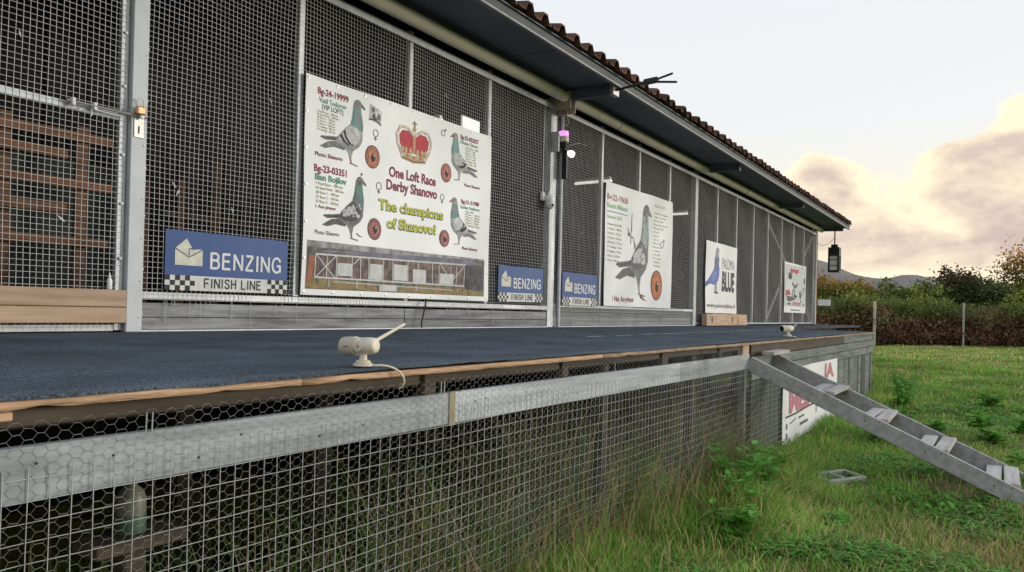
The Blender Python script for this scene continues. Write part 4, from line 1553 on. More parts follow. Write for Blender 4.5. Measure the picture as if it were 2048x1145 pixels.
# ---- banner with one pigeon -----------------------------------------
BW, BH = 2.60, 1.83
bn = thing('banner', 'white banner with one tall grey pigeon and an orange eye', 'banner', (10.87, -0.03, 0.31), 'printed banners on the loft front')
to3 = placer(9.575, 0.305, -0.032, 0.010, 2.2, BW, BH, (0, 0.0, 0.02, -0.02))
sheet(bn, BW, BH, to3, vinyl)
cv = Canvas()
cv.text('Bg-22-19650', 0.05, 1.575, 0.70, 0.085, (0.42, 0.10, 0.16), 2, 0.02)
cv.text('Rosen Milanov', 0.05, 1.455, 0.70, 0.075, (0.22, 0.50, 0.22), 2, 0.01)
cv.sec('printed_rule')
cv.line([(0.05, 1.40), (0.76, 1.40)], 0.012, (0.10, 0.16, 0.20), 2)
cv.text('Season 2023', 0.06, 1.30, 0.48, 0.050, (0.36, 0.52, 0.22), 2, 0.01)
lines_of(cv, ['Shanovo Derby 2023', '11 Race 1 - 188 km', '9 Race 2 - 210 km', '42 Race 3 - 255 km', '103 Race 4 - 312 km', '31 Training - 70 km', '7 Training - 70 km', '7 Race 5 - 330 km', '1 Final - 500 km'], 0.07, 1.20, 0.665, 0.50, 0.030, (0.34, 0.36, 0.24))
pigeon(cv, 0.36, 0.26, 2.48, 2.42, (0.30, 0.38, 0.37), (0.22, 0.225, 0.23), (0.13, 0.13, 0.14), False, 120)
eye_print(cv, 1.94, 0.37, 0.26, 0.25, (0.50, 0.16, 0.06))
cv.text('1 Nat. Ace pigeon', 0.27, 0.075, 0.78, 0.080, (0.26, 0.02, 0.08), 2, 0.02)
cv.sec('printed_mark')
cv.poly([(1.27, 0.16), (1.33, 0.20), (1.40, 0.14), (1.56, 0.10), (1.36, 0.115)], (0.30, 0.06, 0.06), 2)
cv.disc(1.30, 0.17, 0.03, 0.03, (0.05, 0.05, 0.06), 3, 10)
cv.sec('printed_sketch')
for pts in ([(0.92, 1.46), (0.90, 1.28), (0.87, 1.12)], [(0.76, 1.22), (0.82, 1.10), (0.95, 1.08), (1.00, 0.98), (0.99, 0.90)], [(0.87, 1.08), (0.86, 0.98)], [(1.02, 1.0), (1.05, 0.90)]):
    cv.line(pts, 0.02, (0.18, 0.10, 0.10), 3)
cv.disc(0.80, 1.12, 0.045, 0.03, (0.10, 0.08, 0.08), 3, 10)
cv.disc(0.90, 1.24, 0.022, 0.07, (0.35, 0.34, 0.34), 3, 10)
cv.text('Sofia 2023', 1.79, 1.66, 0.46, 0.05, (0.55, 0.60, 0.40), 2, 0.01)
lines_of(cv, ['1 National Ace pigeon', '3 Best of loft all', '4 Place km 188', '1 National Derby Ace', '8 Place km 300', '17 Race 2', '1 Race 3', '2 Race 4', '4 Race 5 km', '8 Race 6 km', '1 Final km', '6 Ace loft', '9 Ace pigeon', '2 Derby km', '4 National'], 1.78, 1.55, 0.68, 0.60, 0.028, (0.46, 0.47, 0.30))
sexsign(cv, 2.14, 1.06, 0.055, False)
cv.build('printed_artwork', bn, to3)

# ---- blue pigeon banner ----------------------------------------------
BW, BH = 2.02, 1.42
bn = thing('banner', 'narrow looking white banner with a blue pigeon standing on a wooden beam', 'banner', (14.95, -0.05, 0.25), 'printed banners on the loft front')
to3 = placer(13.95, 0.25, -0.04, 0.008, 4.0, BW, BH, (0, 0.0, 0.0, 0.0))
sheet(bn, BW, BH, to3, vinyl2)
cv = Canvas()
BL = (0.06, 0.10, 0.34)
cv.sec('printed_pigeon')
cv.poly([(0.02, 0.51), (-0.0, 0.60), (0.14, 0.645), (0.25, 0.71), (0.38, 0.80), (0.50, 0.89), (0.545, 1.0), (0.57, 1.12), (0.78, 1.12), (0.76, 1.00), (0.80, 0.91), (0.79, 0.75), (0.72, 0.65), (0.60, 0.59), (0.45, 0.56), (0.31, 0.58), (0.15, 0.56)], (0.11, 0.17, 0.46), 2)
cv.poly([(0.56, 1.08), (0.59, 1.22), (0.63, 1.31), (0.70, 1.335), (0.76, 1.31), (0.80, 1.265), (0.75, 1.245), (0.775, 1.08)], (0.30, 0.32, 0.40), 3)
cv.poly([(0.55, 1.12), (0.52, 0.95), (0.60, 0.90), (0.74, 0.95), (0.78, 1.10), (0.66, 1.14)], (0.13, 0.15, 0.30), 4)
cv.poly([(0.30, 0.72), (0.45, 0.84), (0.60, 0.86), (0.66, 0.76), (0.52, 0.66), (0.36, 0.63)], (0.16, 0.24, 0.56), 5)
cv.line([(0.0, 0.52), (0.20, 0.60)], 0.04, (0.06, 0.07, 0.12), 3)
for x in (0.56, 0.63):
    cv.line([(x, 0.61), (x + 0.01, 0.43)], 0.035, (0.04, 0.05, 0.12), 3)
    cv.line([(x - 0.05, 0.42), (x + 0.14, 0.405)], 0.03, (0.04, 0.05, 0.10), 3)
cv.text('PALOMA', 0.98, 0.92, 0.84, 0.215, (0.13, 0.14, 0.18), 2, -0.006)
cv.text('BLUE', 1.00, 0.475, 0.84, 0.37, (0.02, 0.025, 0.05), 2, 0.045)
cv.text('www.palomablue.nl', 0.06, 0.115, 1.86, 0.085, (0.05, 0.05, 0.06), 2, 0.012)
cv.build('printed_artwork', bn, to3)
bm_ = thing('wooden_beam', 'pale wooden beam lying on the deck under the blue pigeon banner', 'beam', (15.05, -0.10, 0.0))
MB().box(13.72, 16.40, -0.16, -0.055, 0.004, 0.235).build('beam_body', old_pine, bm_)
for x in (14.0, 15.3):
    MB().box(x, x + 0.05, -0.166, -0.159, 0.07, 0.18).build('slot', black_pl, bm_)

# ---- far black and white poster --------------------------------------
BW, BH = 2.58, 1.36
bn = thing('banner', 'small far poster with red heading and black and white figure', 'banner', (21.6, -0.03, 0.33), 'printed banners on the loft front')
to3 = placer(20.30, 0.33, -0.022, 0.004, 1.0, BW, BH, (0, 0.0, 0.02, 0.0))
sheet(bn, BW, BH, to3, vinyl2)
cv = Canvas()
cv.sec('printed_ground')
cv.rect(0.05, 2.53, 0.17, 1.31, (0.58, 0.61, 0.60), 1)
cv.text('asas', 0.62, 1.10, 1.05, 0.15, (0.50, 0.05, 0.09), 3, 0.06)
K = (0.03, 0.03, 0.035)
cv.sec('printed_figure', 'stuff')
cv.disc(0.62, 1.00, 0.24, 0.10, K, 3)
cv.poly([(0.30, 0.90), (0.70, 0.93), (0.95, 0.78), (1.0, 0.60), (0.80, 0.52), (0.5, 0.55), (0.15, 0.62)], (0.72, 0.74, 0.74), 2)
cv.poly([(0.15, 0.60), (0.55, 0.62), (0.75, 0.50), (0.10, 0.46)], (0.45, 0.06, 0.08), 4)
cv.poly([(0.25, 0.46), (0.9, 0.44), (1.35, 0.38), (0.85, 0.33), (0.55, 0.30), (0.30, 0.34)], (0.08, 0.08, 0.09), 3)
for pts, w in (([(0.85, 0.82), (1.25, 0.70), (1.55, 0.82)], 0.07), ([(1.0, 0.66), (1.2, 0.58)], 0.06), ([(0.9, 0.62), (0.95, 0.42)], 0.07), ([(1.1, 0.52), (1.5, 0.44)], 0.05)):
    cv.line(pts, w, K, 4)
for x, z, a, b in ((0.55, 0.24, 0.22, 0.03), (1.2, 0.45, 0.12, 0.04), (1.9, 0.50, 0.10, 0.10), (1.95, 0.33, 0.06, 0.05), (2.32, 0.24, 0.08, 0.04), (2.36, 0.92, 0.10, 0.10), (2.4, 0.70, 0.05, 0.05)):
    cv.disc(x, z, a, b, (0.09, 0.09, 0.10), 4, 12)
cv.line([(1.15, 0.62), (1.15, 0.44), (1.35, 0.44)], 0.06, K, 4)
cv.line([(1.75, 0.62), (1.78, 0.44), (1.95, 0.46), (1.98, 0.66)], 0.05, K, 4)
cv.line([(2.2, 0.72), (2.22, 0.5)], 0.06, K, 4)
cv.sec('printed_bar')
cv.rect(0.95, 1.9, 0.20, 0.30, (0.45, 0.22, 0.26), 2)
cv.rect(0.75, 1.85, 0.06, 0.095, (0.14, 0.14, 0.15), 2)
cv.build('printed_artwork', bn, to3)

# ---- white banner on the deck front below, behind the ladder ---------
BW, BH = 2.72, 0.73
bn = thing('banner', 'white banner with faded red letters low on the deck behind the ladder', 'banner', (8.6, YF - 0.03, -1.03))
to3 = placer(7.20, -1.028, YF - 0.026, 0.006, 3.0, BW, BH, (0, 0.015, 0.0, 0.0))
sheet(bn, BW, BH, to3, vinyl2)
cv = Canvas()
FR = (0.50, 0.17, 0.21)
cv.text('MEL', 0.22, 0.30, 0.95, 0.19, FR, 2, 0.05)
cv.text('IA', 1.95, 0.525, 0.55, 0.16, FR, 2, 0.05)
cv.sec('printed_rule')
cv.line([(0.10, 0.265), (1.45, 0.285)], 0.018, BLK, 2)
cv.sec('printed_rule')
cv.line([(0.25, 0.19), (0.50, 0.22)], 0.012, BLK, 2)
cv.sec('small_print', 'stuff')
for x, z, w, h in ((0.12, 0.15, 0.05, 0.05), (0.12, 0.05, 0.05, 0.06), (1.20, 0.50, 0.05, 0.06), (1.30, 0.51, 0.10, 0.04), (1.45, 0.50, 0.04, 0.07), (1.56, 0.52, 0.12, 0.03), (1.62, 0.30, 0.08, 0.05), (1.5, 0.17, 0.04, 0.1), (0.62, 0.2, 0.3, 0.02), (0.7, 0.12, 0.4, 0.03)):
    cv.rect(x, x + w, z, z + h, (0.09, 0.09, 0.09), 2)
cv.build('printed_artwork', bn, to3)

# ---- three blue sponsor signs -----------------------------------------
blue_v = mat('blue_print', (0.024, 0.072, 0.235), 0.5, col2=(0.042, 0.095, 0.235), scale=3, spec=0.25)


def sponsor_sign(x0, z0, w, h, y, label, tilt=0.0, blurred=False):
    sg = thing('sign', label, 'sign', (x0 + w / 2, y, z0), 'blue sponsor signs with chequered strip')
    t3 = placer(x0, z0, y, 0.003, x0, w, h, (0, tilt, tilt, 0))
    sheet(sg, w, h, t3, blue_v, 'panel')
    hs = h * 0.25
    c = Canvas()
    PW = (0.66, 0.68, 0.64)
    c.sec('white_strip')
    c.rect(0.0, w, 0.0, hs, PW, 1)
    c.build('white_strip', sg, t3)
    c = Canvas()
    cw = w * 0.036
    for s0, n in ((0.0, 6), (w - 5 * cw - 0.004, 5)):
        c.sec('chequer')
        for i in range(n):
            for j in range(3):
                if (i + j) % 2 == 0:
                    c.rect(s0 + i * cw, s0 + (i + 1) * cw, j * hs / 3, (j + 1) * hs / 3, BLK, 2)
    c.build('chequer', sg, t3)
    c = Canvas()
    stroke_text(c, 'BENZING', w * 0.33, h * 0.385, w * 0.605, h * 0.285, (0.76, 0.78, 0.77), 0.15)
    stroke_text(c, 'FINISH LINE', w * 0.285, h * 0.05, w * 0.475, h * 0.165, (0.03, 0.03, 0.03), 0.16)
    c.build('lettering', sg, t3)
    c = Canvas()
    c.sec('envelope_emblem')
    EC = (0.66, 0.66, 0.56)
    ex0, ex1, ez0, ez1 = w * 0.068, w * 0.27, h * 0.42, h * 0.70
    xm = (ex0 + ex1) / 2
    c.rect(ex0, ex1, ez0, ez1, EC, 2)
    c.poly([(ex0, ez1), (xm - 0.012 * w, ez1 - h * 0.16), (xm - 0.012 * w, ez1), (xm + 0.02 * w, ez1 + 0.02 * h), (xm - 0.02 * w, ez1 + h * 0.17)], EC, 3)
    c.line([(ex0, ez1), (xm, ez1 - h * 0.14), (ex1, ez1)], 0.006 * w, (0.10, 0.12, 0.14), 4)
    c.line([(xm, ez1 - h * 0.12), (xm, ez1), (xm + 0.05 * w, ez1)], 0.005 * w, (0.10, 0.12, 0.14), 4)
    c.build('envelope_emblem', sg, t3)
    mm = MB()
    for k in range(4):
        p = t3(w * (0.03 + 0.94 * k / 3), h - 0.008, 0.0)
        mm.tube([p, p + Vector((0.002, -0.004, 0.012)), p + Vector((0.004, 0.006, 0.02))], 0.0022, 5)
    mm.build('tie_wires', black_pl, sg, kind='stuff')
    return sg


sponsor_sign(2.875, 0.288, 1.04, 0.421, -0.022, 'large clear blue sign with white envelope beside the pale door post', 0.004)
sponsor_sign(6.90, 0.303, 0.985, 0.42, -0.022, 'blue envelope sign between the crown banner and the middle post', 0.01)
sponsor_sign(8.362, 0.290, 1.005, 0.44, -0.030, 'blue envelope sign between the middle post and the single pigeon banner', 0.0)

# =====================================================================
# SMALL OBJECTS ON AND AROUND THE LOFT
# =====================================================================
def bullet_camera(base, ang, label, s=1.0, ant=((0.05, 0.0, 0.03), (0.17, 0.02, 0.075))):
    """bullet camera on a stubby stand; ang = heading of the lens in the xy plane"""
    B = Vector(base)
    d = Vector((math.cos(ang), math.sin(ang), -0.05)).normalized()
    o = thing('security_camera', label, 'security camera', base, 'cream bullet cameras on the deck edge')
    def L_(p, *q, **kw):
        return MB().lathe([(r_ * s, h_ * s) for r_, h_ in p], *q, **kw)
    L_([(0.034, 0), (0.0385, 0.002), (0.0385, 0.009), (0.036, 0.011)], B, n=26).build('base_plate', cam_cream, o)
    L_([(0.028, 0.0115), (0.029, 0.013), (0.0285, 0.021), (0.024, 0.023)], B, n=26).build('base_ring', cam_cream, o)
    L_([(0.017, 0.0235), (0.0145, 0.028), (0.0140, 0.048), (0.019, 0.066)], B, n=18).build('stand', cam_cream, o)
    c = B + Vector((0, 0, 0.078 * s))
    L_([(0.010, -0.062), (0.022, -0.061), (0.027, -0.057), (0.0315, -0.046), (0.0325, -0.030), (0.0325, -0.002), (0.0318, -0.001), (0.0318, 0.001), (0.0325, 0.002), (0.0325, 0.028), (0.031, 0.030)], c, axis=d, n=28).build('body', cam_cream, o)
    L_([(0.0345, 0.0305), (0.037, 0.033), (0.037, 0.088), (0.0355, 0.094), (0.033, 0.095), (0.031, 0.094), (0.030, 0.080), (0.004, 0.079)], c, axis=d, n=28).build('sun_shield', cream_d, o)  # darker cream than the body: the shield's shadow is in its colour
    L_([(0.0295, 0.080), (0.0295, 0.084), (0.012, 0.0845), (0.011, 0.089), (0.002, 0.089)], c, axis=d, n=20).build('lens_face', black_pl, o)
    sd_ = d.cross(Vector((0, 0, 1))).normalized()
    if sd_.dot(CAM - c) < 0:
        sd_ = -sd_
    L_([(0.020, 0.0), (0.020, 0.004), (0.013, 0.006)], c + sd_ * 0.029 * s, axis=sd_, n=16).build('pivot_cap', cam_cream, o)
    L_([(0.006, 0.0), (0.005, 0.002)], c + sd_ * 0.0355 * s, axis=sd_, n=10).build('pivot_screw', steel, o)
    MB().obox(c + d * 0.055 * s + sd_ * 0.0368 * s, (0.026 * s, 0.0012, 0.004), Matrix((d, sd_, d.cross(sd_))).transposed(), ch=0).build('maker_mark', mat('grey_mark', (0.2, 0.2, 0.22), 0.6), o)
    a, b = [c + Vector(q) for q in ant]
    an = MB()
    an.tube([a - (b - a) * 0.12, a, a + (b - a) * 0.15, b], [0.0055, 0.0075, 0.0062, 0.0048], 10)
    an.build('antenna', cam_cream, o)
    MB().lathe([(0.006, -0.010), (0.007, -0.008), (0.007, 0.008), (0.006, 0.010)], a - (b - a) * 0.08, axis=(0.5, -0.8, 0), n=10).build('hinge', cam_cream, o)
    for q in (0.35, -0.35):
        p = c + Vector((0.018, -0.018, 0.02)) * (1 if q > 0 else 0.6) + Vector((0, 0, q * 0.01))
        MB().lathe([(0.0035, 0), (0.003, 0.006)], p + Vector((0, -0.012, 0)), axis=(0.3, -1, 0.2), n=8).build('screw', steel, o)
    return o


c1 = bullet_camera((1.748, -3.055, 0.004), rad(97), 'cream bullet camera with white aerial on the near deck edge', ant=((0.030, -0.018, 0.014), (0.178, -0.018, 0.072)), s=0.86)
MB().tube([(1.765, -3.085, 0.007), (1.785, -3.098, 0.008), (1.805, -3.112, 0.005), (1.825, -3.124, -0.003), (1.843, -3.132, -0.016), (1.856, -3.136, -0.032), (1.864, -3.134, -0.050), (1.868, -3.122, -0.066), (1.868, -3.108, -0.074)], 0.0038, 8).build('cable', cam_cream, c1)
c2 = bullet_camera((7.70, -3.03, 0.006), rad(152), 'cream bullet camera with dark lens on the far deck edge', ant=((0.045, -0.02, 0.0), (0.10, -0.06, 0.045)))
MB().tube([(7.72, -3.06, 0.008), (7.73, -3.10, 0.004), (7.73, -3.125, -0.03)], 0.0045, 8).build('cable', cam_cream, c2)

# white pan-tilt camera on the mesh
pc = thing('pan_tilt_camera', 'white ball camera with two aerials on the mesh by the middle post', 'security camera', (7.865, -0.06, 1.52))
MB().obox((7.80, -0.035, 1.635), (0.05, 0.05, 0.11), ch=0.012).build('mount_box', white_pl, pc)
MB().lathe([(0.02, 0.125), (0.055, 0.12), (0.07, 0.10), (0.072, 0.07), (0.066, 0.045)], (7.885, -0.085, 1.53), n=22).build('shell', white_pl, pc)
MB().lathe([(0.004, -0.068), (0.03, -0.06), (0.052, -0.04), (0.064, -0.01), (0.066, 0.012), (0.058, 0.035), (0.045, 0.045)], (7.892, -0.09, 1.545), n=22).build('ball', white_pl, pc)
MB().lathe([(0.018, 0), (0.017, 0.006), (0.004, 0.007)], (7.87, -0.148, 1.53), axis=(-0.3, -1, -0.2), n=14).build('lens', black_pl, pc)
MB().tube([(7.80, -0.04, 1.68), (7.785, -0.045, 1.76)], [0.008, 0.006], 8).build('antenna', white_pl, pc)
MB().tube([(7.90, -0.06, 1.65), (7.92, -0.065, 1.71), (7.96, -0.065, 1.73)], [0.008, 0.007, 0.006], 8).build('antenna', white_pl, pc)
MB().tube([(7.835, -0.02, 1.68), (7.83, -0.02, 2.1), (7.838, -0.02, 2.5), (7.85, -0.015, 2.80)], 0.004, 6).build('cable', white_pl, pc)

# violet glowing lamp and lit bulb on the middle post
vl = thing('signal_lamp', 'small lamp with glowing violet cap bracketed to the middle post', 'lamp', (8.19, -0.09, 2.36))
MB().lathe([(0.055, 0), (0.062, 0.01), (0.060, 0.065), (0.02, 0.075)], (8.19, -0.10, 2.455), n=20).build('violet_cap', mat('violet_glow', (0.55, 0.25, 0.6), 0.4, var=0.1, emit=(0.75, 0.25, 0.85), estr=0.9), vl)
MB().lathe([(0.050, 0), (0.066, 0.01), (0.068, 0.06), (0.064, 0.074)], (8.19, -0.10, 2.38), n=20).build('lamp_body', cam_cream, vl)
MB().lathe([(0.018, 0), (0.045, 0.05), (0.055, 0.10)], (8.19, -0.10, 2.278), n=20).build('lower_cone', black_pl, vl)
MB().box(8.06, 8.085, -0.10, 0.0, 2.24, 2.50).box(8.06, 8.15, -0.11, -0.09, 2.44, 2.46).build('bracket', white_frame, vl)
MB().tube([(8.19, -0.10, 2.54), (8.185, -0.10, 2.7), (8.17, -0.08, 2.82)], 0.004, 6).build('cable', black_pl, vl)
bl = thing('bulb_lamp', 'lit warm white bulb just below the violet lamp', 'lamp', (8.33, -0.10, 2.2))
MB().lathe([(0.004, -0.055), (0.03, -0.048), (0.045, -0.02), (0.042, 0.01), (0.022, 0.04), (0.016, 0.05)], (8.33, -0.13, 2.26), axis=(-0.5, 0.8, 0.4), n=18).build('bulb', mat('bulb_glow', (0.9, 0.88, 0.75), 0.3, var=0.05, emit=(1.0, 0.93, 0.70), estr=1.6), bl)
MB().lathe([(0.02, 0.05), (0.028, 0.06), (0.03, 0.12), (0.01, 0.13)], (8.33, -0.13, 2.26), axis=(-0.5, 0.8, 0.4), n=14).build('socket', black_pl, bl)
MB().box(8.24, 8.27, -0.12, -0.05, 1.92, 2.30).build('bracket', black_pl, bl)
MB().tube([(8.30, -0.12, 2.36), (8.5, -0.14, 2.43), (8.8, -0.12, 2.46)], 0.003, 5).build('wire', steel, bl)

# aerial with two prongs on the eaves beam
an = thing('aerial', 'black aerial with two prongs sticking out past the roof edge', 'antenna', (8.13, -0.80, 2.92))
MB().box(8.05, 8.21, -0.86, -0.805, 2.86, 2.99).build('clamp_plate', steel, an)
MB().tube([(8.13, -0.86, 2.93), (8.15, -1.28, 2.975)], 0.016, 8).build('boom', black_pl, an)
MB().obox((8.155, -1.30, 2.98), (0.06, 0.18, 0.065), Matrix.Rotation(-0.05, 3, 'X'), ch=0.008).build('junction_box', black_pl, an)
MB().tube([(8.15, -1.36, 2.985), (8.13, -1.58, 3.02)], 0.014, 8).build('prong', black_pl, an)
MB().tube([(8.17, -1.36, 2.965), (8.22, -1.60, 2.94)], 0.014, 8).build('prong', black_pl, an)

# hanging lantern at the far roof corner
ln = thing('hanging_lantern', 'black lantern with white panes hanging from the far roof corner', 'lantern', (24.25, -0.52, 1.63))
lx, ly = 24.25, -0.56
MB().tube([(lx, ly, 3.0), (lx, ly, 2.46)], 0.022, 8).build('rod', black_pl, ln)
MB().lathe([(0.07, 0), (0.07, 0.04), (0.03, 0.06), (0.05, 0.10)], (lx, ly, 2.93), n=10).build('ceiling_mount', black_pl, ln)
MB().box(lx - 0.09, lx + 0.09, ly - 0.09, ly + 0.09, 2.38, 2.47).build('cap', black_pl, ln)
fr = MB().box(lx - 0.16, lx + 0.16, ly - 0.16, ly + 0.16, 2.12, 2.378)
fr.box(lx - 0.16, lx + 0.16, ly - 0.16, ly + 0.16, 1.62, 1.675)
for sx in (-1, 1):
    for sy in (-1, 1):
        fr.box(lx + sx * 0.16 - (0.05 if sx > 0 else 0), lx + sx * 0.16 + (0.05 if sx < 0 else 0), ly + sy * 0.16 - (0.05 if sy > 0 else 0), ly + sy * 0.16 + (0.05 if sy < 0 else 0), 1.674, 2.121)
fr.build('frame', black_pl, ln)
opal = mat('opal_pane', (0.78, 0.76, 0.70), 0.3, var=0.08, scale=4)
for k, (z0, z1) in enumerate(((1.68, 1.80), (1.84, 1.98), (2.02, 2.115))):
    MB().box(lx - 0.125, lx + 0.125, ly - 0.125, ly + 0.125, z0, z1).build('pane', opal, ln)
    MB().box(lx - 0.13, lx + 0.13, ly - 0.13, ly + 0.13, z1, z1 + 0.04).build('glazing_bar', mat('lantern_bar', (0.30, 0.27, 0.22), 0.5, var=0.2), ln)
MB().tube([(24.4, 0.0, 2.55), (24.35, -0.2, 2.46), (24.3, -0.4, 2.52), (24.27, -0.54, 2.68)], 0.006, 6).build('cable', black_pl, ln)

# lit tube lamps inside the loft, seen end on through the mesh
tube_m = mat('tube_glow', (0.85, 0.85, 0.83), 0.4, var=0.03, emit=(1.0, 0.96, 0.90), estr=0.5)
for x, y0, y1, z, lab in ((10.0, 0.09, 0.72, 2.195, 'white tube lamp behind the mesh at the single pigeon banner corner'),
                          (13.25, 0.09, 0.50, 2.10, 'white tube lamp inside the mesh just right of the single pigeon banner'),
                          (6.0, 0.12, 0.45, 2.19, 'white tube lamp end peeping over the crown banner')):
    tl = thing('tube_lamp', lab, 'lamp', (x, (y0 + y1) / 2, z), 'tube lamps inside the loft')
    MB().tube([(x, y0, z), (x, y1, z)], 0.019, 10).build('tube', tube_m, tl)
    MB().box(x - 0.025, x + 0.025, y0 + 0.02, y1 - 0.02, z + 0.02, z + 0.06).build('batten', white_pl, tl)
    MB().tube([(x, y1 - 0.1, z + 0.06), (x, y1 - 0.1, 2.97)], 0.004, 5).build('hanger', black_pl, tl)
pn = thing('panel_lamp', 'square white panel lamp behind the mesh above the crown banner', 'lamp', (6.75, 0.3, 2.25))
MB().box(6.58, 6.91, 0.30, 0.312, 2.26, 2.40).build('panel', tube_m, pn)
MB().box(6.57, 6.92, 0.313, 0.33, 2.25, 2.41).build('frame', white_frame, pn)
MB().tube([(6.75, 0.322, 2.405), (6.75, 0.322, 2.97)], 0.004, 5).build('hanger', black_pl, pn)

# nest box rack behind the door
nr = thing('perch_rack', 'brown wooden perch rack standing inside the loft behind the door', 'rack', (2.5, 1.05, 0.0))
for x in (1.55, 2.29, 2.81, 3.30):
    MB().box(x - 0.04, x + 0.04, 1.0, 1.05, 0.0, 1.52 if x < 3 else 1.2).build('upright', brown_w, nr)
for z, a, b in ((1.43, 1.3, 3.02), (1.07, 1.3, 3.02), (0.64, 1.3, 3.0), (0.15, 1.3, 3.3)):
    MB().box(a, b, 0.965, 0.998, z - 0.035, z + 0.035).build('rail', brown_w, nr)
for z, a, b in ((1.27, 1.6, 2.66), (0.87, 1.6, 2.66)):
    MB().box(a, b, 0.90, 0.964, z - 0.035, z + 0.035).build('perch', brown_w, nr)
MB().box(1.4, 3.25, 1.30, 1.32, 0.02, 1.3).build('back_panel', mat('dull_green_board', (0.05, 0.06, 0.05), 0.8, var=0.4, scale=3), nr)

pr2 = thing('perch_stand', 'dim brown perch stand inside the mesh above the clear blue sign', 'rack', (3.6, 1.0, 0.0))
for x, h in ((3.62, 1.25), (3.95, 1.45), (4.55, 1.3)):
    MB().box(x - 0.03, x + 0.03, 0.98, 1.02, 0.0, h).build('upright', brown_w, pr2)
for z in (0.45, 0.95):
    MB().box(3.5, 4.7, 1.021, 1.05, z - 0.02, z + 0.02).build('perch', brown_w, pr2)

# small bottle on the door planks
bt = thing('bottle', 'small white nozzle bottle on the pine planks by the post', 'bottle', (2.492, -0.04, 0.274))
MB().lathe([(0.014, 0.001), (0.0155, 0.003), (0.0155, 0.060), (0.012, 0.070), (0.007, 0.074)], (2.492, -0.04, 0.274), n=14).build('body', white_pl, bt)
MB().lathe([(0.008, 0.0745), (0.0075, 0.082), (0.004, 0.10), (0.0025, 0.108)], (2.492, -0.04, 0.274), n=10).build('nozzle', white_pl, bt)

# black cable hanging at the foot of the crown banner
tag(MB().tube([(5.62, -0.035, 0.30), (5.60, -0.05, 0.24), (5.575, -0.045, 0.14), (5.545, -0.05, 0.05), (5.54, -0.06, 0.01)], 0.0075, 8).build('cable', black_pl, org=(5.54, -0.06, 0.0)), 'black cable hanging down the kick board under the crown banner', 'cable')

# =====================================================================
# LADDER STAIR
# =====================================================================
LD = thing('wooden_ladder', 'weathered wooden ladder stair leaning from the deck down to the grass', 'ladder', (6.5, -4.2, GZ))
slope = -0.447
y0, y1 = YF - 0.02, -5.20


def zt(y):
    return -0.114 + (y - YF) * -slope


for x in (6.12, 6.885):
    MB().beam((x, y0 + 0.02, zt(y0) - 0.062), (x, y1, zt(y1) - 0.062), 0.042, 0.118).build('stringer', ladder_w, LD)
tr = [(-3.64, -0.385), (-4.02, -0.560), (-4.42, -0.742), (-4.84, -0.925)]
tilt = Matrix.Rotation(0.02, 3, 'X')
for y, z in tr:
    for k, dy in enumerate((0.057, -0.057)):
        MB().obox((6.5025, y + dy + rng.normal(0, 0.003), z + rng.normal(0, 0.002)), (0.718, 0.092 + 0.008 * rng.random(), 0.030), Matrix.Rotation(rng.normal(0, 0.012), 3, 'Z') @ tilt).build('tread', tread_w, LD)
    for x in (6.152, 6.853):
        MB().obox((x, y, z - 0.036), (0.022, 0.20, 0.032), tilt).build('cleat', ladder_w, LD)
MB().obox((6.60, -3.19, -0.108), (0.56, 0.10, 0.032)).build('tread', tread_w, LD)

m = MB()
for y, z in tr:
    for dy in (0.05, -0.05):
        m.lathe([(0.005, 0), (0.005, 0.002), (0.002, 0.003)], (6.098, y + dy, z - 0.01), axis=(-1, 0, 0), n=8)
m.build('screws', mat('rusty_nail', (0.10, 0.06, 0.04), 0.8), LD, kind='stuff')

# concrete block in the grass
cb = MB()
Mr = Matrix.Rotation(rad(-28), 3, 'Z') @ Matrix.Rotation(0.10, 3, 'X')
cc = Vector((6.02, -3.79, GZ - 0.028))
for s, p in (((0.42, 0.035, 0.15), (0, 0.085, 0)), ((0.42, 0.035, 0.15), (0, -0.085, 0)), ((0.04, 0.134, 0.15), (-0.19, 0, 0)), ((0.04, 0.134, 0.15), (0.19, 0, 0)), ((0.035, 0.134, 0.15), (0, 0, 0))):
    cb.obox(cc + Mr @ Vector(p), s, Mr, ch=0.006)
tag(cb.build('concrete_block', concrete, org=(6.25, -3.80, GZ)), 'hollow grey concrete block half sunk in grass under the ladder', 'block')

# =====================================================================
# FENCE POSTS AND BOARD FAR BEHIND
# =====================================================================
post_w = mat('pale_post', (0.52, 0.47, 0.38), 0.8, col2=(0.38, 0.33, 0.26), scale=5)
post_g = mat('grey_post', (0.40, 0.40, 0.36), 0.8, col2=(0.28, 0.28, 0.25), scale=5)
for (x, y, w, top, m_, lab) in ((38.6, 0.13, 0.09, 1.06, post_w, 'pale timber fence post before the hedge nearest the deck corner'), (42.9, -3.33, 0.07, 1.13, post_g, 'slim grey fence post before the hedge further right'), (47.6, -9.2, 0.07, 1.15, post_g, 'slim grey fence post at the far right end of the hedge')):
    p = thing('fence_post', lab, 'post', (x, y, GZ), 'fence posts along the hedge')
    MB().lathe([(w * 0.75, -0.2), (w * 0.75, top - GZ - 0.03), (w * 0.55, top - GZ)], (x, y, GZ), n=10).build('pole', m_, p)
    for z in (0.5, 1.0, 1.6):
        MB().lathe([(w * 0.8, 0), (w * 0.8, 0.02)], (x, y, GZ + z), n=10).build('wire_tie', steel, p)
bark = mat('bark', (0.10, 0.075, 0.055), 0.9, var=0.4, scale=12, bump=0.4)
wb = thing('white_board', 'small white board on a stake beyond the far end of the loft', 'board', (36.3, 1.95, GZ))
MB().obox((36.3, 1.95, 0.92), (0.03, 0.55, 0.28), Matrix.Rotation(rad(20), 3, 'Z')).build('board', white_frame, wb)
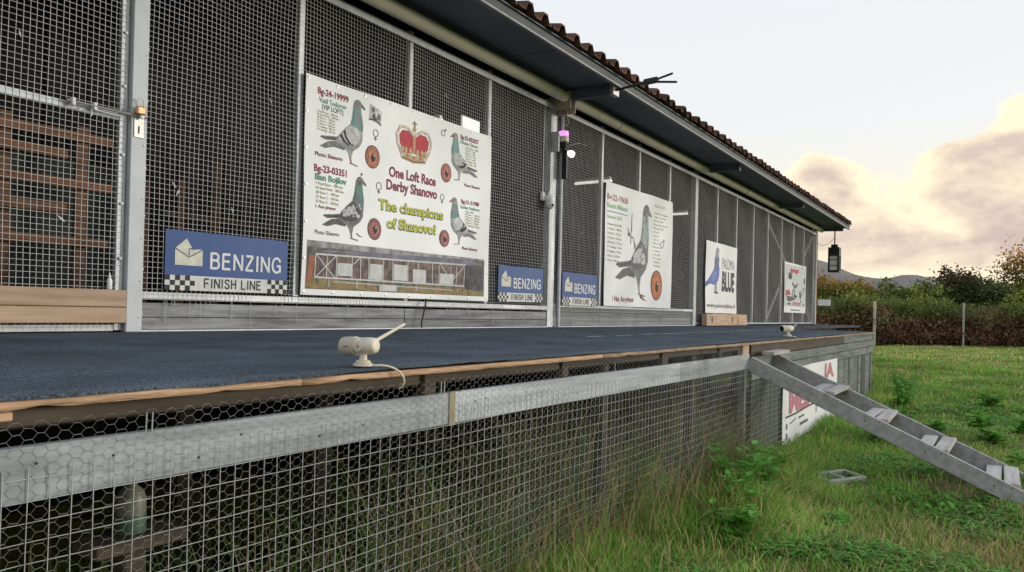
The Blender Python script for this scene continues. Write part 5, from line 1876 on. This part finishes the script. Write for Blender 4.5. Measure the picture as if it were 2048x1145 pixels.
MB().box(36.335, 36.365, 1.935, 1.965, GZ - 0.1, 0.95).build('stake', bark, wb)

# =====================================================================
# VEGETATION
# =====================================================================
leaf_m = mat('leaf', (0.85, 0.85, 0.85), 0.6, var=0.25, scale=3, spec=0.25, tint=True)
blade_m = mat('grass_blade', (0.9, 0.9, 0.9), 0.6, var=0.2, scale=2, spec=0.25, tint=True)
bark = mat('bark', (0.10, 0.075, 0.055), 0.9, var=0.4, scale=12, bump=0.4)


def blades(P, H, W_, lean, az, tint, curl=0.5):
    """P (n,3) roots; 7-vert curved blades -> verts, tris, tint per vert"""
    n = len(P)
    dx, dy = np.cos(az), np.sin(az)
    sx, sy = -dy, dx
    V_ = np.zeros((n, 7, 3))
    lv = [(0.0, 1.0), (0.4, 0.85), (0.75, 0.5), (1.0, 0.0)]
    for i, (t, w) in enumerate(lv):
        off = lean * H * (t ** 1.8)
        cx = P[:, 0] + dx * off
        cy = P[:, 1] + dy * off
        cz = P[:, 2] + H * t * (1 - curl * lean * t * 0.5)
        if i < 3:
            for s_, j in ((-1, 2 * i), (1, 2 * i + 1)):
                V_[:, j, 0] = cx + s_ * sx * W_ * w / 2
                V_[:, j, 1] = cy + s_ * sy * W_ * w / 2
                V_[:, j, 2] = cz
        else:
            V_[:, 6] = np.stack([cx, cy, cz], -1)
    base = (np.arange(n) * 7)[:, None, None]
    tri = np.array([[0, 1, 3], [0, 3, 2], [2, 3, 5], [2, 5, 4], [4, 5, 6]])[None]
    T_ = (base + tri).reshape(-1, 3)
    C_ = np.repeat(tint, 7, axis=0)
    return V_.reshape(-1, 3), T_, C_


def vnoise(x, y, seed=0):
    """smooth value noise in numpy"""
    xi, yi = np.floor(x).astype(int), np.floor(y).astype(int)
    fx, fy = x - xi, y - yi
    fx, fy = fx * fx * (3 - 2 * fx), fy * fy * (3 - 2 * fy)

    def h(a, b):
        v = np.sin(a * 127.1 + b * 311.7 + seed * 74.7) * 43758.5453
        return v - np.floor(v)
    return (h(xi, yi) * (1 - fx) + h(xi + 1, yi) * fx) * (1 - fy) + (h(xi, yi + 1) * (1 - fx) + h(xi + 1, yi + 1) * fx) * fy


def grass_colour(x, y, dry):
    n = len(x)
    k = rng.random((n, 1))
    z = vnoise(x * 0.8 + 3, y * 0.8, 11)[:, None]
    g1 = np.array([0.055, 0.190, 0.020])
    g2 = np.array([0.22, 0.46, 0.070])
    g3 = np.array([0.33, 0.42, 0.075])
    c = g1 * (1 - k) + (g2 * (1 - z) + g3 * z) * k
    d = np.array([0.50, 0.39, 0.18])[None] * (0.5 + 0.7 * rng.random((n, 1)))
    q = (rng.random(n) < dry)[:, None]
    return np.where(q, d, c)


parts = []


def sow(n, x0, x1, y0, y1, hmin, hmax, w, dry0, fn=None, lush=None, gain=1.0):
    x = x0 + (x1 - x0) * rng.random(n)
    y = y0 + (y1 - y0) * rng.random(n)
    v = vnoise(x * 1.1, y * 1.1, 3)
    v2 = vnoise(x * 0.45 + 9, y * 0.45, 5)
    v3 = vnoise(x * 3.1, y * 3.1, 8)
    keep = rng.random(n) < np.clip(0.05 + 1.7 * v * (0.25 + v3), 0.06, 1)
    if fn is not None:
        keep &= fn(x, y)
    x, y, v, v2, v3 = x[keep], y[keep], v[keep], v2[keep], v3[keep]
    # bare, trodden soil near the ladder foot
    keep = ((x - 5.98) / 0.30) ** 2 + ((y + 3.86) / 0.20) ** 2 > 1 - 0.5 * rng.random(len(x))
    x, y, v, v2, v3 = x[keep], y[keep], v[keep], v2[keep], v3[keep]
    soil = np.exp(-(((x - 6.7) / 0.9) ** 2 + ((y + 4.4) / 0.42) ** 2)) + 0.9 * np.exp(-(((x - 5.4) / 0.75) ** 2 + ((y + 4.72) / 0.26) ** 2)) + 0.8 * np.exp(-(((x - 4.3) / 0.35) ** 2 + ((y + 4.35) / 0.2) ** 2))
    soil = np.clip(soil * (0.5 + 1.0 * v3), 0, 1)
    keep = rng.random(len(x)) > soil * 0.93
    x, y, v, v2, v3 = x[keep], y[keep], v[keep], v2[keep], v3[keep]
    k = len(x)
    H = (hmin + (hmax - hmin) * rng.random(k) ** 1.5) * (0.55 + 0.9 * v)
    if lush is not None:
        H = H * lush(x, y)
    dry = np.clip(dry0 + 0.5 * (v2 - 0.5) + 0.35 * np.clip((-4.2 - y) / 1.0, 0, 1) * np.exp(-((x - 5.5) / 3.5) ** 2), 0.03, 0.9)
    tint = grass_colour(x, y, dry) * ((0.7 + 0.6 * v3) * gain)[:, None]
    P = np.stack([x, y, gh(x, y) - 0.005], -1)
    parts.append(blades(P, H, w * (0.7 + 0.6 * rng.random(k)), 0.3 + 1.0 * rng.random(k) ** 1.4, rng.random(k) * 2 * math.pi, tint))


def lush(x, y):
    """taller towards the mesh, short in the open"""
    return 0.50 + 1.05 * np.exp(-((y + 3.30) / 0.42) ** 2) * (0.55 + 0.45 * np.exp(-((x - 5.2) / 2.5) ** 2))


sow(80000, 2.2, 5.5, -5.6, -3.12, 0.05, 0.20, 0.0062, 0.22, lush=lush, gain=1.55)
sow(85000, 5.5, 9.5, -6.2, -3.12, 0.05, 0.20, 0.0075, 0.18, lush=lush, gain=1.5)
sow(60000, 9.5, 16, -7.5, -3.12, 0.05, 0.19, 0.012, 0.22, lush=lush, gain=1.5)
sow(56000, 13.3, 26, -9, -1.35, 0.05, 0.15, 0.018, 0.26, gain=1.6)
sow(62000, 24, 46, -16, 6, 0.05, 0.13, 0.032, 0.34, fn=lambda x, y: (x > 24.8) | (y < -1.5), gain=1.75)
# grass and seedlings just behind the wire and the odd tuft under the deck
sow(9000, 0.6, 6.1, -3.08, -2.6, 0.06, 0.22, 0.006, 0.35)
sow(9000, 1.2, 6.1, -3.05, -1.6, 0.15, 0.55, 0.008, 0.35)
sow(2500, 2.2, 6.1, -3.05, -2.4, 0.35, 0.80, 0.009, 0.45)


def merge(parts_):
    Vs, Ts, Cs, o = [], [], [], 0
    for V_, T_, C_ in parts_:
        Vs.append(V_)
        Ts.append(T_ + o)
        Cs.append(C_)
        o += len(V_)
    return np.concatenate(Vs), np.concatenate(Ts), np.concatenate(Cs)


# small round-leaved ground plants between the blades
def cover(n, x0, x1, y0, y1, sz, seed, th=0.5):
    r = np.random.default_rng(seed)
    x = x0 + (x1 - x0) * r.random(n)
    y = y0 + (y1 - y0) * r.random(n)
    v = vnoise(x * 1.9 + 5, y * 1.9, 21) * 0.7 + 0.3 * vnoise(x * 6, y * 6, 22)
    k = (v + 0.22 * (r.random(n) - 0.5) > th)
    x, y, v = x[k], y[k], np.maximum(v[k], th - 0.1)
    n = len(x)
    H = np.full(n, 0.02) + 0.05 * r.random(n)
    c = np.array([0.14, 0.34, 0.055]) * (0.5 + 1.3 * r.random((n, 1)))
    yl = (r.random((n, 1)) < 0.08)
    c = np.where(yl, np.array([[0.30, 0.30, 0.07]]), c)
    parts.append(blades(np.stack([x, y, gh(x, y) + 0.01 + 0.09 * r.random(n) * (v - th + 0.2)], -1), H, sz * (0.6 + 0.8 * r.random(n)), 1.2 + 1.2 * r.random(n), r.random(n) * 6.28, c, 0.9))


cover(15000, 2.4, 5.5, -5.6, -3.12, 0.017, 61, 0.50)
cover(16000, 5.5, 10, -6.2, -3.12, 0.022, 62, 0.48)
cover(16000, 10, 17, -7.5, -3.12, 0.032, 63, 0.46)
V, T, C = merge(parts)
go = np_mesh('grass', V, T, blade_m, kind='stuff', tint=C)
tag(go, 'short uneven green and straw coloured grass around the deck', 'grass')

# tall dry stalks along the wire
parts = []
n = 1500
x = 1.15 + 4.6 * rng.random(n) ** 0.9
y = YF - 0.02 - 0.22 * rng.random(n) ** 2
inside = rng.random(n) < 0.3
y = np.where(inside, YF + 0.06 + 0.3 * rng.random(n), y)
H = 0.18 + 0.42 * rng.random(n) ** 1.8 + 0.15 * vnoise(x * 2.3, y, 4)
tint = np.where(rng.random((n, 1)) < 0.55, np.array([[0.58, 0.42, 0.23]]), np.array([[0.22, 0.42, 0.08]])) * (0.6 + 0.6 * rng.random((n, 1)))
parts.append(blades(np.stack([x, y, gh(x, y) - 0.01], -1), H, 0.0042 + 0.002 * rng.random(n), 0.15 + 0.75 * rng.random(n), rng.random(n) * 6.28, tint))
n = 26
x = np.array([1.25, 1.32, 1.36, 1.4, 1.7, 1.9, 2.3, 2.6, 2.9, 3.1, 3.3, 3.6, 3.8, 4.1, 4.3, 4.6, 4.8, 5.0, 5.2, 5.4, 5.6, 5.7, 5.8, 5.9, 1.45, 2.0])
y = YF - 0.03 - 0.10 * rng.random(n)
H = 0.45 + 0.35 * rng.random(n)
tint = np.repeat(np.array([[0.50, 0.42, 0.30]]), n, 0) * (0.6 + 0.6 * rng.random((n, 1)))
parts.append(blades(np.stack([x, y, gh(x, y) - 0.01], -1), H, np.full(n, 0.0048), 0.2 + 0.4 * rng.random(n), rng.random(n) * 6.28, tint))
V, T, C = merge(parts)
tag(np_mesh('dry_grass', V, T, blade_m, kind='stuff', tint=C), 'tall dry straw stalks growing along the lower wire mesh', 'dry grass')


def leaf_verts(c, d, up, L_, W_):
    """diamond leaf folded on its midrib: 6 verts"""
    d = d / np.linalg.norm(d)
    s = np.cross(d, up)
    s /= np.linalg.norm(s) + 1e-9
    u = np.cross(s, d)
    return [c, c + d * L_ * 0.35 + s * W_ * 0.5 + u * 0.08 * L_, c + d * L_ * 0.75 + s * W_ * 0.3 + u * 0.04 * L_, c + d * L_ - u * 0.08 * L_, c + d * L_ * 0.75 - s * W_ * 0.3 + u * 0.04 * L_, c + d * L_ * 0.35 - s * W_ * 0.5 + u * 0.08 * L_]


def weed(x, y, h, label, seed, col=(0.10, 0.23, 0.05), nl=9, stems=4, ll=0.085):
    r = np.random.default_rng(seed)
    gz = float(gh(np.array(x), np.array(y)))
    o = thing('weed_plant', label, 'plant', (x, y, gz), 'broad leaved weeds in the grass')
    sm, V_, F_, C_ = MB(), [], [], []
    for s in range(stems):
        a = r.random() * 6.28
        ln_ = 0.25 + 0.35 * r.random()
        hh = h * (0.7 + 0.4 * r.random())
        p0 = np.array([x + 0.04 * r.normal(), y + 0.04 * r.normal(), gz - 0.02])
        p = [p0 + np.array([math.cos(a) * ln_ * hh * t ** 1.5, math.sin(a) * ln_ * hh * t ** 1.5, hh * t]) for t in (0, 0.35, 0.7, 1.0)]
        sm.tube(p, [0.0045, 0.004, 0.003, 0.0015], 5)
        for k in range(nl):
            t = 0.2 + 0.8 * k / (nl - 1)
            i = min(2, int(t * 3))
            c = p[i] + (p[i + 1] - p[i]) * (t * 3 - i) if t < 1 else p[3]
            for q in range(2):
                b = a + k * 1.57 + q * 3.14 + r.normal(0, 0.3)
                d = np.array([math.cos(b), math.sin(b), 0.25 + 0.3 * r.normal()])
                L_ = ll * (1.1 - 0.55 * t) * (0.7 + 0.6 * r.random())
                n0 = len(V_)
                V_ += leaf_verts(c, d, np.array([0, 0, 1.0]), L_, L_ * 0.55)
                F_.append([n0, n0 + 1, n0 + 2, n0 + 3])
                F_.append([n0, n0 + 3, n0 + 4, n0 + 5])
                C_ += [np.array(col) * (0.65 + 0.8 * r.random())] * 6
    sm.build('stem', mat('weed_stem', (0.12, 0.18, 0.06), 0.7, var=0.3), o)
    np_mesh('foliage', np.array(V_), np.array(F_), leaf_m, o, kind='stuff', tint=np.array(C_))
    return o


for i, (x, y, h, nl, st, ll, lab) in enumerate((
        (4.90, -3.36, 0.42, 8, 8, 0.13, 'leafy green nettle clump at the wire left of the ladder'),
        (5.30, -3.50, 0.34, 8, 8, 0.12, 'bushy weed between nettle clump and ladder'),
        (4.55, -3.50, 0.28, 7, 7, 0.12, 'low bright weed in front of the nettle clump'),
        (3.75, -3.20, 0.42, 9, 3, 0.07, 'thin tall weed climbing the lower wire mesh'),
        (4.05, -3.60, 0.20, 6, 6, 0.13, 'flat light green dock at the bottom edge'),
        (9.1, -4.25, 0.22, 8, 7, 0.12, 'large weed clump beyond the ladder in the grass'),
        (10.1, -4.6, 0.22, 8, 6, 0.14, 'broad dock with long leaves right of the large clump'),
        (8.3, -3.75, 0.28, 8, 7, 0.10, 'weed clump under the white banner behind the ladder'),
        (11.6, -3.7, 0.42, 9, 8, 0.12, 'tall weeds against the mossy boards near the deck corner'),
        (13.5, -3.5, 0.45, 9, 8, 0.13, 'tall weeds growing at the far deck corner'),
        (7.4, -4.9, 0.16, 6, 6, 0.09, 'low weed beside the lower ladder treads'),
        (8.9, -4.75, 0.20, 7, 8, 0.13, 'wide low dock behind the middle ladder treads'),
        (9.8, -5.05, 0.22, 7, 8, 0.14, 'leafy dock at the right picture edge beyond the ladder'),
        (5.75, -3.30, 0.30, 8, 6, 0.10, 'weed tuft at the foot of the corner post under the ladder top'),
        (4.75, -4.0, 0.12, 6, 6, 0.10, 'small flat weed in the open grass left of the block'),
        (12.6, -4.7, 0.25, 7, 7, 0.14, 'round green weed out on the meadow right of the deck'))):
    weed(x, y, h, lab, 100 + i, nl=nl, stems=st, ll=ll, col=(0.20, 0.48, 0.08) if i % 2 == 0 else (0.19, 0.44, 0.075))


def leaf_cloud(n, centre_fn, size, tint_fn, seed):
    """n leaf quads; centre_fn(r, n) -> positions (n,3)"""
    r = np.random.default_rng(seed)
    P = centre_fn(r, n)
    n = len(P)
    d = r.normal(size=(n, 3))
    d /= np.linalg.norm(d, axis=1, keepdims=True)
    e = r.normal(size=(n, 3))
    e -= d * np.sum(d * e, axis=1, keepdims=True)
    e /= np.linalg.norm(e, axis=1, keepdims=True)
    s = (size * (0.6 + 0.8 * r.random(n)))[:, None]
    V_ = np.stack([P - d * s, P + e * s * 0.55, P + d * s, P - e * s * 0.55], 1).reshape(-1, 3)
    T_ = np.arange(n * 4).reshape(-1, 4)
    C_ = np.repeat(tint_fn(r, P), 4, axis=0)
    return V_, T_, C_


# hedge along the fence: a polyline of clumps
HL = np.array([(31.0, 9.0), (36.6, 3.2), (39.6, 0.3), (43.6, -3.2), (46.0, -7.0), (48.0, -14.0), (49.0, -20.0)])
seg = np.linalg.norm(np.diff(HL, axis=0), axis=1)
cum = np.concatenate([[0], np.cumsum(seg)])


def along(s):
    x = np.interp(s, cum, HL[:, 0])
    y = np.interp(s, cum, HL[:, 1])
    return x, y


hd = thing('hedge', 'long dense hedge with brown stems below and green top behind the meadow', 'hedge', (43.0, -3.0, GZ))


def hedge_pts(r, n):
    nc = 1500
    s = r.random(nc) * cum[-1]
    t = r.random(nc)
    x, y = along(s)
    top = 1.95 + 0.25 * np.sin(s * 1.3) + 0.2 * r.normal(size=nc)
    cx = x + 0.45 + 0.55 * r.normal(size=nc)
    cz = GZ + 0.08 + top * t ** 0.85
    k = r.integers(0, nc, n)
    return np.stack([cx[k] + 0.16 * r.normal(size=n), y[k] + 0.20 * r.normal(size=n), cz[k] + 0.16 * r.normal(size=n)], -1)


def hedge_tint(r, P):
    h = (P[:, 2] - GZ) / 2.1
    n = len(P)
    patch = vnoise(P[:, 1] * 0.9 + 40, P[:, 2] * 1.3 + 7, 2)
    brown = np.array([0.24, 0.135, 0.08])
    green = np.array([0.16, 0.21, 0.055])
    yel = np.array([0.24, 0.27, 0.06])
    w = np.clip((h - 0.55 + 0.5 * (patch - 0.5)) * 3, 0, 1)[:, None]
    c = brown * (1 - w) + green * w
    y = np.clip((h - 0.95) * 5, 0, 1)[:, None]
    c = c * (1 - y) + yel * y
    return c * (0.75 + 1.1 * r.random((n, 1)))


V, T, C = leaf_cloud(62000, hedge_pts, 0.075, hedge_tint, 21)
np_mesh('foliage', V, T, leaf_m, hd, kind='stuff', tint=C)
sm = MB()
for k in range(420):
    s = rng.random() * cum[-1]
    x, y = along(s)
    x = float(x) + 0.35 + 0.4 * rng.normal()
    y = float(y)
    h = 1.1 + 0.9 * rng.random()
    sm.tube([(x, y, GZ - 0.1), (x + 0.08 * rng.normal(), y + 0.1 * rng.normal(), GZ + h * 0.5), (x + 0.15 * rng.normal(), y + 0.2 * rng.normal(), GZ + h)], [0.018, 0.013, 0.006], 4)
sm.build('stems', mat('hedge_stem', (0.14, 0.085, 0.06), 0.9, var=0.4, scale=5), hd, kind='stuff')


def bush(x, y, h, rx, ry, label, col, seed, n=5000, size=0.09, name='bush', cat='bush', trunk=0.25, gap=0.0, tip=None):
    r0 = np.random.default_rng(seed)
    gz = GZ
    h *= 1.1
    o = thing(name, label, cat, (x, y, gz), 'bushes and trees behind the hedge')
    nc = 46
    u = r0.normal(size=(nc, 3))
    u /= np.linalg.norm(u, axis=1, keepdims=True)
    rr_ = (0.35 + 0.65 * r0.random(nc) ** 0.6)[:, None]
    Cc = u * rr_ * np.array([rx, ry, h * (1 - trunk) / 2]) + np.array([x, y, gz + h * trunk + h * (1 - trunk) / 2])
    w = r0.random(nc) + 0.2
    w /= w.sum()
    shade = 0.6 + 0.8 * r0.random(nc)

    def pts(r, n_):
        k = r.choice(nc, n_, p=w)
        pts.k = k
        return Cc[k] + r.normal(size=(n_, 3)) * (0.16 * h / 2.5 + 0.06) * np.array([1, 1, 0.8])

    def tf(r, P):
        c = np.array(col)[None] * shade[pts.k][:, None] * (0.6 + 0.8 * r.random((len(P), 1)))
        if tip is not None:
            q = np.clip((P[:, 2] - (gz + h * 0.72)) / (h * 0.25), 0, 1)[:, None] * (r.random((len(P), 1)) < 0.75)
            c = c * (1 - q) + np.array(tip)[None] * q * (0.6 + 0.8 * r.random((len(P), 1)))
        return c
    V_, T_, C_ = leaf_cloud(n, pts, size, tf, seed + 1)
    np_mesh('crown', V_, T_, leaf_m, o, kind='stuff', tint=C_)
    tb = MB()
    tb.tube([(x, y, gz - 0.1), (x + 0.05, y, gz + h * 0.3), (x - 0.04, y + 0.05, gz + h * 0.6)], [0.09, 0.07, 0.03], 8)
    for k in range(16):
        c = Cc[k]
        b = Vector((x, y, gz + h * (0.2 + 0.25 * r0.random())))
        e = Vector(c)
        tb.tube([b, (b + e) / 2 + Vector((0, 0, 0.12)), e], [0.03, 0.02, 0.006], 5)
    tb.build('trunk', bark, o)
    return o


DG, MG, YG, OG = (0.12, 0.14, 0.05), (0.22, 0.28, 0.065), (0.38, 0.42, 0.08), (0.80, 0.40, 0.07)
OT = (0.55, 0.30, 0.07)
bush(42.0, 4.6, 3.15, 1.3, 1.3, 'green bush right behind the far end of the loft', MG, 31, tip=OT)
bush(43.2, 3.0, 3.10, 1.3, 1.2, 'orange topped green bush behind the hanging lantern', MG, 33, tip=OT)
bush(44.2, 1.7, 2.95, 1.2, 1.1, 'amber tipped green bush left of the pale fence post', MG, 35, tip=OT)
bush(45.4, 0.6, 2.95, 1.2, 1.1, 'mid green bush directly above the pale fence post', MG, 37)
bush(46.6, -0.6, 2.85, 1.3, 1.1, 'yellow green bush below the smaller far hill', YG, 39)
bush(47.0, -1.7, 3.0, 1.2, 1.0, 'olive bush just right of the smaller far hill', MG, 41)
bush(47.4, -2.6, 3.6, 1.1, 1.0, 'dark bush with reddish top left of the tallest dark bush', DG, 43, tip=(0.13, 0.06, 0.03))
bush(48.0, -3.7, 3.5, 1.5, 1.5, 'tallest dark green bush on the skyline', DG, 45, n=8000)
bush(48.8, -4.6, 3.1, 1.1, 0.9, 'green bush right of the tallest dark bush', MG, 47)
bush(51.0, -5.9, 5.0, 1.6, 1.2, 'sparse orange leaved tree at the right edge of the skyline', (0.14, 0.10, 0.03), 49, n=2600, size=0.085, name='tree', cat='tree', trunk=0.35, tip=OG)
bush(50.0, -6.2, 3.3, 1.3, 1.1, 'yellow green bush under the orange leaved tree', YG, 51)
bush(51.5, -8.2, 4.4, 1.6, 1.4, 'dark bush beyond the right edge, past the orange tree', DG, 53)
bush(52.0, -11.0, 3.6, 1.6, 1.5, 'mid green bush far right along the hedge', MG, 55)

# pale tall grass on the bank between hedge and bushes
parts = []
n = 9000
s = rng.random(n) * cum[-1]
x, y = along(s)
x = x + 1.3 + 1.6 * rng.random(n)
H = 1.7 + 0.75 * rng.random(n) + 0.3 * vnoise(y * 0.8 + 20, x * 0.2, 6)
tint = np.where(rng.random((n, 1)) < 0.6, np.array([[0.24, 0.29, 0.07]]), np.array([[0.34, 0.29, 0.11]])) * (0.6 + 0.7 * rng.random((n, 1)))
parts.append(blades(np.stack([x, y + 0.2 * rng.normal(size=n), np.full(n, GZ)], -1), H, 0.05 + 0.03 * rng.random(n), 0.1 + 0.4 * rng.random(n), rng.random(n) * 6.28, tint))
V, T, C = merge(parts)
tag(np_mesh('tall_grass', V, T, blade_m, kind='stuff', tint=C), 'tall yellow green grass on the bank behind the hedge', 'tall grass')
